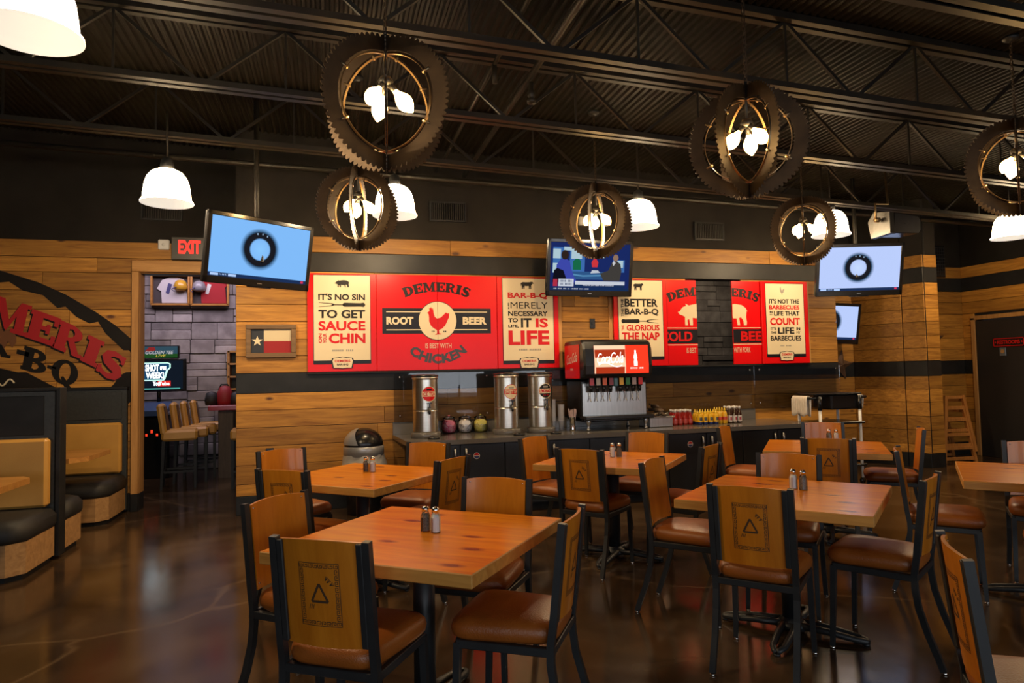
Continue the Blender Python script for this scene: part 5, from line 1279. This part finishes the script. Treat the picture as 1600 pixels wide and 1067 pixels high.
# ------------------------------------------------------------------ chairs
def back_y(z): return -.205-(z-.55)*.045/.395
def make_chair(label):
    t = thing('dining_chair', label, 'chair', (0, 0, 0), 0, 'metal framed chairs with plywood backs')
    sq = .0205
    for s in (-1, 1):
        l = MB().tube([(s*.197, -.302, .012), (s*.196, -.278, .08), (s*.195, -.240, .18), (s*.195, -.205, .30), (s*.195, -.192, .40), (s*.195, -.193, .47), (s*.195, -.205, .55), (s*.195, -.250, .945)], sq, 4, smooth=False).build('leg', M['frame'], t)
        MB().lathe([(0, 0), (.014, 0), (.014, .008), (.009, .014), (0, .014)], (s*.197, -.303, 0), 12).build('glide', M['chrome'], l)
        l = MB().tube([(s*.205, .215, .012), (s*.200, .205, .22), (s*.197, .195, .45)], [.0165, .019, sq], 4, smooth=False).build('leg', M['frame'], t)
        MB().lathe([(0, 0), (.014, 0), (.014, .008), (.009, .014), (0, .014)], (s*.205, .215, 0), 12).build('glide', M['chrome'], l)
    f = MB(); z = .446
    for s in (-1, 1): f.box((s*.195, .0, z), (.028, .40, .034), 0, None, .003)
    f.box((0, .195, z), (.38, .028, .034), 0, None, .003); f.box((0, -.192, z), (.38, .028, .034), 0, None, .003)
    f.build('seat_frame', M['frame'], t)
    # cushion
    n, rings = 40, [(.94, .464), (1.0, .478), (1.02, .500), (1.0, .522), (.93, .540), (.78, .550), (.45, .556), (0.001, .557)]
    vs = []; fs_ = []
    for sc_, z_ in rings:
        for k in range(n):
            a = 2*PI*k/n; e = .34
            cx_ = math.copysign(abs(math.cos(a))**e, math.cos(a)); sy = math.copysign(abs(math.sin(a))**e, math.sin(a))
            wdt = .205+.020*sy
            vs.append((cx_*wdt*sc_, .015+sy*.222*sc_, z_))
    for i in range(len(rings)-1):
        for k in range(n): fs_.append((i*n+k, i*n+(k+1) % n, (i+1)*n+(k+1) % n, (i+1)*n+k))
    fs_.append(list(range(n)))
    MB().add(vs, fs_, 0, True).build('seat', M['vinyl'], t)
    # curved plywood back
    hw = .176; z0, z1 = .548, .936; nx, nz = 14, 10
    def S(x, z_, off): return (x, back_y(z_)-.030*(1-(x/hw)**2)+.012+off, z_)
    vs = []; fs_ = []
    for off in (.006, -.006):
        for j in range(nz+1):
            for i in range(nx+1):
                x = -hw+2*hw*i/nx; zt = z1+.010*(1-(x/hw)**2); z_ = z0+(zt-z0)*j/nz; vs.append(S(x, z_, off))
    W_ = nx+1; K = W_*(nz+1)
    for j in range(nz):
        for i in range(nx):
            a = j*W_+i; fs_.append((a, a+1, a+1+W_, a+W_)); fs_.append((K+a, K+a+W_, K+a+1+W_, K+a+1))
    for i in range(nx): fs_.append((i, K+i, K+i+1, i+1)); b_ = nz*W_+i; fs_.append((b_, b_+1, K+b_+1, K+b_))
    for j in range(nz): a = j*W_; fs_.append((a, a+W_, K+a+W_, K+a)); b_ = a+nx; fs_.append((b_, K+b_, K+b_+W_, b_+W_))
    m_ = MB(); m_.add(vs[:], fs_, 0, True); bk = m_.build('backrest', M['ply'], t)
    md = bk.modifiers.new('edge', 'EDGE_SPLIT'); md.split_angle = math.radians(40)
    # engraving on the rear face
    g = MB()
    def seg(xa, za, xb, zb_, wd=.0028):
        d = Vector((xb-xa, zb_-za)); n_ = Vector((-d.y, d.x)).normalized()*wd/2; steps = max(1, int(d.length/.03))
        for k in range(steps):
            p = (xa+d.x*k/steps, za+d.y*k/steps); q = (xa+d.x*(k+1)/steps, za+d.y*(k+1)/steps)
            g.add([S(u, v, -.0068) for u, v in ((p[0]+n_.x, p[1]+n_.y), (q[0]+n_.x, q[1]+n_.y), (q[0]-n_.x, q[1]-n_.y), (p[0]-n_.x, p[1]-n_.y))], [(0, 1, 2, 3)])
    ex, e0, e1, bw = .083, .628, .860, .020
    for (a, b, c_, d_) in ((-ex, e0, ex, e0), (-ex, e1, ex, e1), (-ex, e0, -ex, e1), (ex, e0, ex, e1)): seg(a, b, c_, d_)
    ix, i0, i1 = ex-bw, e0+bw, e1-bw
    def meander(p0, p1, inward, n_):
        d = Vector(p1)-Vector(p0); st_ = d/n_
        for k in range(n_):
            o_ = Vector(p0)+st_*k; w_ = Vector(inward)*bw
            A = lambda u, v: o_+st_*u+w_*v
            pts = [A(.12, .18), A(.12, .82), A(.85, .82), A(.85, .36), A(.48, .36), A(.48, .58)]
            for q, r_ in zip(pts[:-1], pts[1:]): seg(q.x, q.y, r_.x, r_.y, .0028)
    meander((-ex, e1), (ex, e1), (0, -1), 8); meander((-ex, e0), (ex, e0), (0, 1), 8); meander((-ex, e0+bw), (-ex, e1-bw), (1, 0), 9); meander((ex, e0+bw), (ex, e1-bw), (-1, 0), 9)
    tri = [(-.034, .718), (.034, .718), (0, .784)]
    for k in range(3): seg(*tri[k], *tri[(k+1) % 3], .009)
    for (cx_, cz, an) in ((.034, .790, 40), (.044, .780, 30), (.028, .797, 60)):
        a = math.radians(an); 
        for q in (-.3, 0, .3): seg(cx_, cz, cx_+.018*math.cos(a+q), cz+.018*math.sin(a+q), .0024)
    for k in range(3): seg(-.046+k*.008, .690, -.040+k*.008, .708, .003)
    g.build('engraving', M['engrave'], bk)
    sc_ = MB()
    for s in (-1, 1):
        for z_ in (.92, .575):
            p = S(s*.158, z_, .006); sc_.lathe([(0, 0), (.005, 0), (.004, .003), (0, .003)], (0, 0, 0), 8, 0, True, Matrix.Translation(p) @ Matrix.Rotation(-PI/2, 4, 'X'))
    sc_.build('screw', M['chrome'], bk)
    for s in (-1, 1):
        MB().box((0, 0, 0), (.026, .012, .385), 0, Matrix.Translation((s*.167, back_y(.745)-.009, .745)) @ Matrix.Rotation(.1135, 4, 'X'), .003).build('bracket', M['frame'], t)
    return t
CH = [(-.072, 3.379, -41.2, 'left of the nearest table, facing right'), (.096, 2.778, 57.1, 'closest to the camera, its engraved back turned to us'), (.765, 2.789, 147.3, 'right of the nearest table with its seat in full view'),
      (.762, 3.489, -125.3, 'tucked behind the nearest table, facing us'), (-.150, 4.756, 53.6, 'with its back to us before the table near the bin'), (-.270, 5.637, -62.0, 'behind left of the table near the bin, by the plank wall'),
      (.665, 4.883, 134.9, 'right of the table near the bin, seen from behind'), (.683, 5.650, -125.7, 'behind the table near the bin, in front of the cabinets'), (2.024, 4.986, 40.5, 'with its back to us before the table at the soda machine'),
      (1.948, 5.709, -54.1, 'left of the table at the soda machine, facing right'), (2.730, 5.665, -136.8, 'behind the table at the soda machine, under the drip tray'), (2.715, 4.846, 126.3, 'right of the table at the soda machine, seen from behind'),
      (2.226, 3.879, -47.3, 'left of the table right of centre, seat facing right'), (2.198, 3.107, 42.7, 'with engraved back to us before the table right of centre'), (2.928, 3.066, 122.5, 'right of the table right of centre, full legs in view'),
      (2.846, 3.773, -135.7, 'tucked behind the table right of centre, facing us'), (4.120, 4.855, 50.2, 'with its back to us before the table at the counter\'s right end'), (4.913, 5.793, -120.9, 'behind the table at the counter\'s right end, before the cart'),
      (4.055, 5.884, -48.5, 'left of the table at the counter\'s right end, seen edge on'), (5.11, 5.18, 140.0, 'right of the table at the counter\'s right end, leaning right'), (4.05, 3.70, -46.5, 'left of the table cut by the right edge, wide seat in view'),
      (4.90, 3.64, -136.5, 'behind the table cut by the right edge'), (4.06, 2.86, 43.5, 'before the table cut by the right edge, mostly out of view'), (2.162, 1.610, -37.3, 'in the bottom right corner, seen from behind')]
c0 = None
for x, y, a, wh in CH:
    lab = 'metal chair '+wh; rz = math.radians(a-90)
    if c0 is None: c0 = make_chair(lab); c0.location = (x, y, 0); c0.rotation_euler.z = rz
    else: dup(c0, (x, y, 0), rz, lab)

# ------------------------------------------------------------------ restroom door and right corner
o = struct(MB().box((10.50, 8.24, 1.125), (.05, 1.02, 2.25), 0, None, .004).build('door_1', mat('dark_door', (.018, .016, .015), .45)))
MB().tube([(10.46, 7.83, 1.0), (10.42, 7.83, 1.0), (10.42, 7.93, 1.0)], .012, 8).build('door_handle', M['silver'], o)
struct(MB().box((10.485, 8.79, 1.15), (.05, .07, 2.30), 0, None, .004).box((10.485, 7.69, 1.15), (.05, .07, 2.30), 0, None, .004).box((10.485, 8.24, 2.30), (.05, 1.17, .07), 0, None, .004).build('trim_7', M['trim']))
t = thing('restroom_sign', 'dark sign with red border and red lettering on the door', 'sign', (10.46, 8.19, 1.87))
fr = lambda y0, z0: (lambda x, y, d: (10.472-d, y0-x, z0+y))
MB().box((10.468, 8.19, 1.868), (.012, .52, .145), 0, None, .004).build('plate', M['black'], t, True)
e = MB()
for q in (rect(0, 0, .50, .012), rect(0, .120, .50, .132), rect(0, 0, .012, .132), rect(.488, 0, .50, .132)): e.poly(q, (lambda x, y, d: (10.4615-d, 8.44-x, 1.802+y)), .003)
e.build('border', M['redtext2'], t, True)
l = MB(); l.text('RESTROOMS', lambda x, y, d: (10.4615-d, 8.375-x, 1.838+y), .37, .062, .002, 0, .035); l.build('lettering', M['redtext2'], t, True)
s_ = MB()
for yy in (8.405, 7.975):
    s_.poly([((.018 if k % 2 == 0 else .008)*math.sin(k*PI/5), (.018 if k % 2 == 0 else .008)*math.cos(k*PI/5)) for k in range(10)], (lambda y0: lambda x, y, d: (10.4615-d, y0-x, 1.868+y))(yy), .003)
s_.build('star', M['redtext2'], t, True)
t = thing('door_plaque', 'small grey plaque with a round mark below the restroom sign', 'plaque', (10.465, 8.29, 1.715))
MB().box((10.468, 8.295, 1.715), (.010, .105, .13), 0, None, .003).build('plate', mat('plaque_grey', (.20, .24, .28), .3, .5), t, True)
MB().poly(arcpts(0, 0, .032, 0, 360, 18)[:-1], lambda x, y, d: (10.4625-d, 8.295-x, 1.722+y), .002).build('mark', mat('plaque_amber', (.42, .22, .08), .4), t, True)
def barn_star(lab, c, r, rot):
    t = tag(MB().build('x', M['iron']), lab, 'star') if False else None
    v = []; f_ = []
    for k in range(10):
        a = rot+k*PI/5; rr = r if k % 2 == 0 else r*.40; v.append((c[0]+rr*math.sin(a), c[1], c[2]+rr*math.cos(a)))
    v.append((c[0], c[1]-r*.22, c[2])); v.append((c[0], c[1]-.001, c[2]))
    for k in range(10): f_.append((k, (k+1) % 10, 10)); f_.append((k, (k+1) % 10, 11))
    o = MB().add(v, f_).build('barn_star', noisy('rusty_star', (.10, .055, .03), (.17, .09, .05), 9, .6, metal=.4)); tag(o, lab, 'star', 'metal barn stars')
barn_star('rusty metal star on the alcove wall beyond the splash panels', (7.93, 8.985, 1.56), .26, .2)
barn_star('dark metal star on planks behind the post by the restroom', (9.78, 8.985, 1.93), .30, .0)
t = thing('wall_grille', 'black wire grille panel high in the corner beside the post', 'grille', (10.0, 8.96, 3.28))
g = MB()
for i in range(7): g.box((9.86+i*.045, 8.97, 3.28), (.008, .012, .50))
for i in range(9): g.box((9.995, 8.965, 3.05+i*.058), (.29, .012, .008))
g.build('bars', M['iron'], t, True)
MB().box((9.995, 8.98, 3.28), (.30, .03, .54), 0, None, .004).build('backing', M['blackpl'], t, True)
# stacked wooden high chairs
def high_chair(lab, x, y, z, first=None):
    if first: return dup(first, (x, y, z), -.14, lab)
    t = thing('high_chair', lab, 'high chair', (x, y, z), -.14, 'stacked wooden high chairs')
    w_ = .26
    def board(p, q, wd=.045, th=.022):
        return MB().tube([p, q], wd/2, 4, smooth=False)
    hgt = .88
    for s in (-1, 1):     # two side frames facing left / right; each a trapezoid with rails
        b = MB(); y_ = s*.22
        for (pa, pb) in (((-.27, 0), (-.20, hgt)), ((.27, 0), (.09, hgt))):
            b.tube([(pa[0], y_, pa[1]), (pb[0], y_, pb[1])], .032, 4, smooth=False)
        for zz in (.06, .27, .50, .68, hgt-.03):
            u = zz/hgt; xa_ = -.27+.07*u; xb_ = .27-.18*u
            b.box(((xa_+xb_)/2, y_, zz), (xb_-xa_, .028, .05), 0, None, .004)
        b.build('side_frame', M['oak'], t)
    MB().box((-.02, 0, .50), (.36, .42, .018), 0, None, .004).build('seat', M['oak'], t)
    b = MB()
    for zz in (.60, .72, .84): b.box((-.215, 0, zz), (.022, .42, .05), 0, None, .004)
    b.build('back_slats', M['oak'], t)
    MB().box((.11, 0, .80), (.03, .42, .05), 0, None, .004).build('front_bar', M['oak'], t)
    return t
M['oak'] = wood('high_chair_oak', (.34, .13, .028), (.52, .22, .055), .35, 2, 1, False, 0)
hc = high_chair('wooden high chair standing on the floor, lower of the stack', 9.50, 8.50, 0.0)
high_chair('wooden high chair nested on top of the lower one', 9.495, 8.49, .165, hc)
# cart with bus tub and towels
t = thing('bus_cart', 'black utility cart with tub beside the counter\'s right end', 'cart', (6.42, 7.5, 0))
MB().box((6.52, 7.50, 1.07), (.44, .36, .20), 0, None, .02).box((6.40, 7.50, 1.175), (.72, .40, .02), 0, None, .006).build('tub', M['blackpl'], t, True)
for z_ in (.80, .25): MB().box((6.40, 7.50, z_), (.72, .50, .03), 0, None, .008).build('shelf', M['blackpl'], t, True)
for (x, y) in ((6.10, 7.30), (6.72, 7.30), (6.10, 7.70), (6.72, 7.70)):
    MB().tube([(x, y, .08), (x, y, .98)], .019, 12).build('post', M['white'], t, True)
    MB().tube([(x, y, .97), (x, y, 1.15)], .026, 12).build('post_sleeve', M['blackpl'], t, True)
    MB().tube([(x, y-.012, .04), (x, y+.012, .04)], .04, 14).build('caster', M['blackpl'], t, True)
for x, s in ((6.10, -1), (6.72, 1)):
    MB().tube([(x, 7.32, 1.12), (x+s*.12, 7.32, 1.13), (x+s*.12, 7.68, 1.13), (x, 7.68, 1.12)], .016, 10).build('handle', M['blackpl'], t, True)
def towel(lab, x, y0, y1, n, drop, z):
    vs = []; fs_ = []; N_ = 28; Mn = 15
    rng = random.Random(int(x*100))
    for i in range(N_+1):
        yy = y0+(y1-y0)*i/N_
        for j in range(Mn+1):
            u = j/Mn*2-1; fold = .012*math.sin(i*1.5+j*.2)
            if abs(u) < .25: px = x+u*.10; pz = z+.022-(u*u)*.12
            else:
                px = x+math.copysign(.026+abs(fold), u)+fold*.5; dz = (abs(u)-.25)/.75*(drop+.018*math.sin(i*.35+u)); pz = z+.012-dz
            vs.append((px, yy, pz))
    for i in range(N_):
        for j in range(Mn): a = i*(Mn+1)+j; fs_.append((a, a+1, a+Mn+2, a+Mn+1))
    o = MB().add(vs, fs_, 0, True).build('towel', M['towel']); md = o.modifiers.new('th', 'SOLIDIFY'); md.thickness = .006
    tag(o, lab, 'towel', 'white towels on the cart')
towel('white towel draped over the left handle of the black cart', 5.98, 7.36, 7.64, 1, .24, 1.135)
towel('white towel draped over the right handle of the black cart', 6.84, 7.40, 7.60, 1, .16, 1.135)

# ------------------------------------------------------------------ bar room seen through the passage
def stool(lab, x, y, rz, first=None):
    if first: return dup(first, (x, y, 0), rz, lab)
    t = thing('bar_stool', lab, 'stool', (x, y, 0), rz, 'tan bar stools')
    MB().box((0, 0, .75), (.46, .46, .15), 0, None, .03).build('seat', M['tan'], t)
    vs = [];
    b = MB().box((0, 0, 0), (.46, .09, .44), 0, Matrix.Translation((0, -.225, .98)) @ Matrix.Rotation(.14, 4, 'X'), .03); b.build('backrest', M['tan'], t)
    b = MB().box((0, 0, 0), (.36, .012, .36), 0, Matrix.Translation((0, -.172, .985)) @ Matrix.Rotation(.14, 4, 'X'), .004)
    b.build('inner_back', mat('brown_leather', (.10, .045, .022), .4), t)
    for sx in (-1, 1):
        for sy in (-1, 1):
            MB().tube([(sx*.20, sy*.20+(-.03 if sy < 0 else 0), 0), (sx*.20, sy*.20, .68)], [.022, .03], 4, smooth=False).build('leg', M['black_board'], t)
    r_ = MB()
    for (p, q) in (((-.2, .2), (.2, .2)), ((-.2, -.2), (.2, -.2)), ((-.2, -.2), (-.2, .2)), ((.2, -.2), (.2, .2))): r_.box(((p[0]+q[0])/2, (p[1]+q[1])/2, .24), (max(.02, abs(q[0]-p[0])), max(.02, abs(q[1]-p[1])), .03))
    r_.build('footrest', M['black_board'], t)
    return t
st0 = None
for i, (x, y) in enumerate(((-2.08, 10.62), (-2.02, 11.12), (-1.98, 11.62), (-1.93, 12.12))):
    lab = ('tan leather bar stool nearest in the passage row', 'tan leather bar stool, second in the passage row', 'tan leather bar stool, third in the passage row', 'tan leather bar stool, farthest in the passage row')[i]
    o = stool(lab, x, y, math.radians(-90+8), st0); st0 = st0 or o
stool('tan leather bar stool half hidden at the passage\'s right edge', -1.13, 10.3, math.radians(95), st0)
t = thing('bar_counter', 'high bar counter with glossy red top and dark post in the passage', 'bar', (-1.4, 11.3, 0))
MB().box((-.75, 11.45, 1.09), (2.1, .62, .075), 0, None, .006).build('top', mat('red_bar_top', (.34, .012, .02), .2), t, True)
M['bar_post'] = wood('bar_post', (.05, .035, .03), (.10, .07, .055), .6, 2, 1, False, .1)
for x_ in (-1.56, -.2): MB().box((x_, 11.45, .52), (.22, .40, 1.05), 0, None, .006).build('post', M['bar_post'], t, True)
t = thing('sports_bag', 'red and black bag lying on the red bar top', 'bag', (-1.62, 11.45, 1.13))
mred, mblk = mat('bag_red', (.28, .012, .016), .6), mat('bag_black', (.014, .012, .012), .6)
MB().lathe([(0, 0), (.11, 0), (.13, .06), (.12, .18), (.07, .29), (0, .31)], (-1.60, 11.45, 1.128), 18).build('body', mred, t, True)
MB().lathe([(0, 0), (.09, 0), (.105, .08), (.08, .19), (0, .22)], (-1.79, 11.42, 1.128), 16).lathe([(0, 0), (.09, 0), (.10, .08), (.07, .18), (0, .21)], (-1.43, 11.42, 1.128), 16).build('side_pocket', mblk, t, True)
MB().tube([(-1.69, 11.45, 1.37), (-1.65, 11.42, 1.45), (-1.56, 11.42, 1.45), (-1.52, 11.45, 1.37)], .012, 8).build('strap', mblk, t, True)
t = thing('wall_shelf', 'wooden shelf unit on the stone wall at the passage\'s right edge', 'shelf', (-1.4, 12.4, 1.7))
b = MB().box((-1.66, 12.40, 1.68), (.04, .28, .66)).box((-1.02, 12.40, 1.68), (.04, .28, .66))
for z_ in (1.36, 1.57, 1.79, 2.0): b.box((-1.34, 12.40, z_), (.66, .28, .03))
b.build('case', M['booth_top'], t, True)
MB().box((-1.34, 12.52, 1.68), (.64, .02, .64)).build('back_panel', M['black_board'], t, True)
# arcade golf game
t = thing('arcade_game', 'golf arcade cabinet with lit monitor beside the passage jamb', 'arcade game', (-2.75, 11.9, 0))
MB().box((-2.75, 11.95, .50), (.62, .62, 1.0), 0, None, .01).build('cabinet', M['blackpl'], t, True)
MB().add([(-3.04, 11.55, .98), (-2.46, 11.55, .98), (-2.46, 11.95, 1.12), (-3.04, 11.95, 1.12), (-3.04, 11.55, 1.06), (-2.46, 11.55, 1.06), (-2.46, 11.95, 1.20), (-3.04, 11.95, 1.20)], [(0, 1, 2, 3), (4, 5, 6, 7), (0, 1, 5, 4), (1, 2, 6, 5), (2, 3, 7, 6), (3, 0, 4, 7)]).build('control_panel', mat('arcade_panel', (.05, .09, .20), .3), t, True)
b = MB()
for i in range(5): b.poly(rect(-2.93+i*.075, .66+(i % 2)*.05, -2.90+i*.075, .70+(i % 2)*.06), wallfn(0, 11.638, 0), .002)
b.build('coin_lights', emis('coin_red', (1, .06, .02), 1.0), t, True)
MB().tube([(-2.66, 11.95, 1.1), (-2.66, 11.95, 1.5)], .03, 8).build('monitor_post', M['blackpl'], t, True)
MB().box((-2.62, 11.90, 1.62), (.76, .06, .52), 0, None, .01).build('monitor', M['blackpl'], t, True)
fm = wallfn(-2.97, 11.868, 1.39)
k = MB().poly(rect(0, 0, .68, .46), fm, .002); sc_o = k.build('screen', emis('arcade_dark', (.006, .010, .018), 1), t, True)
k = MB(); k.poly([(.09, .14), (.40, .14), (.42, .16), (.46, .30), (.50, .34), (.50, .41), (.46, .43), (.11, .43), (.09, .41)], fm, .003); k.build('glow_border', emis('arcade_cyan', (.55, .95, .80), 1.4), sc_o, True)
k = MB(); k.poly([(.105, .155), (.385, .155), (.43, .30), (.48, .35), (.48, .40), (.45, .415), (.12, .415), (.105, .40)], fm, .004); k.build('glow_field', emis('arcade_navy', (.01, .06, .14), 1), sc_o, True)
k = MB(); k.text('SHOT', lambda x, y, d: (-2.97+.13+x, 11.862, 1.39+.29+y), .20, .11, 0, 0, .04); k.text('OF THE', lambda x, y, d: (-2.97+.345+x, 11.862, 1.39+.31+y), .09, .06, 0, 0, .03); k.text('WEEK!', lambda x, y, d: (-2.97+.14+x, 11.862, 1.39+.175+y), .26, .10, 0, 0, .04); k.text('You', lambda x, y, d: (-2.97+.24+x, 11.862, 1.39+.06+y), .10, .07, 0, 0, .03)
k.build('glow_text', emis('arcade_white', (.9, .97, 1), 3.0), sc_o, True)
k = MB(); k.poly(rect(.31, .05, .50, .135), fm, .004); k.build('glow_tag', emis('arcade_red', (.8, .03, .02), 1), sc_o, True)
k = MB(); k.text('Tube', lambda x, y, d: (-2.97+.325+x, 11.858, 1.39+.062+y), .16, .06, 0, 0, .03); k.build('tag_text', emis('arcade_white2', (1, .95, .95), 1.6), sc_o, True)
k = MB(); k.poly(rect(.0, .0, .64, .02), fm, .003); k.build('glow_ticker', emis('arcade_teal', (.10, .45, .40), .8), sc_o, True)
mq = MB().box((-2.68, 11.92, 1.99), (.66, .10, .21), 0, None, .01).build('marquee', M['blackpl'], t, True)
fq = wallfn(-2.99, 11.868, 1.90)
MB().poly(rect(0, 0, .62, .18), fq, .001, 0).poly(rect(0, 0, .62, .06), fq, .002, 1).poly([(.14, .10), (.20, .17), (.28, .17), (.30, .12), (.22, .09)], fq, .0025, 2).build('marquee_art', [emis('mq_blue', (.03, .07, .10), 1), emis('mq_green', (.015, .07, .015), 1), emis('mq_red', (.25, .02, .02), 1)], mq, True)
k = MB(); k.text('GOLDEN TEE', lambda x, y, d: (-2.99+.15+x, 11.863, 1.90+.055+y), .41, .055, 0, 0, .02, .25); k.build('marquee_text', emis('mq_white', (.45, .45, .45), 1), mq, True)
k = MB(); k.text('LIVE', lambda x, y, d: (-2.99+.30+x, 11.863, 1.90+.010+y), .15, .04, 0, 0, .02, .25); k.build('marquee_tag', emis('mq_gold', (.5, .4, .05), 1), mq, True)
television('television in the bar room cut by the passage jamb', (-3.20, 11.2, 2.62), -70, 8, .98, .60, 'ring', (.55, .72, .98), mount='pole')
def jersey(lab, x, helmet, shirt):
    t = thing('jersey_frame', lab, 'framed jersey', (x, 12.5, 3.0), 0, 'framed football jerseys')
    f = MB()
    for dz in (-.25, .25): f.box((x, 12.47, 3.07+dz), (.60, .10, .03))
    for dx in (-.29, .29): f.box((x+dx, 12.47, 3.07), (.03, .10, .50))
    f.build('frame', M['booth_top'], t, True)
    MB().box((x, 12.515, 3.07), (.57, .01, .48)).build('backing', mat('frame_backing', (.05, .04, .04), .7), t, True)
    fn = wallfn(x, 12.505, 3.07)
    MB().poly([(-.14, -.22), (.26, -.22), (.24, .05), (.27, .10), (.20, .18), (.10, .22), (-.02, .22), (-.14, .17), (-.22, .02), (-.15, -.02)], fn, .02).build('shirt', mat('jersey_cloth', shirt, .8), t, True)
    MB().poly([(-.08, -.05), (-.03, -.07), (.02, .10), (-.04, .12)], wallfn(x, 12.483, 3.07), .004).build('number', mat('jersey_number', (.05, .05, .16) if shirt[0] > .3 and shirt[2] > .3 else (.6, .58, .55), .7), t, True)
    hx, hz = (.16, .06) if helmet[0] > .4 else (-.17, .05)
    h_ = MB(); h_.lathe([(.0, .115), (.05, .105), (.09, .07), (.11, 0), (.10, -.05), (.06, -.08)], (x+hx, 12.44, 3.07+hz), 20, cap=(False, True)).build('helmet', mat('helmet_shell', helmet, .2), t, True)
    MB().tube([(x+hx-.05, 12.345, 3.07+hz-.02), (x+hx-.13, 12.36, 3.07+hz-.06), (x+hx-.08, 12.35, 3.07+hz-.10)], .008, 6).build('face_guard', mat('guard', (.06, .05, .14), .4), t, True)
jersey('framed white football jersey with gold helmet on the stone wall', -2.60, (.55, .30, .03), (.55, .52, .52))
jersey('framed red football jersey with grey helmet on the stone wall', -1.98, (.25, .24, .26), (.34, .012, .018))
tag(MB().lathe([(.11, .10), (.14, .06), (.15, -.04), (.145, -.05), (.13, .05), (.10, .09)], (-2.9, 11.5, 3.25), 24, cap=(True, False)).tube([(-2.9, 11.5, 3.35), (-2.9, 11.5, 4.3)], .01, 8).build('bar_pendant', emis('bar_lamp', (.9, .75, .5), .35)), 'drum pendant in the bar room at the passage\'s top left', 'lamp')
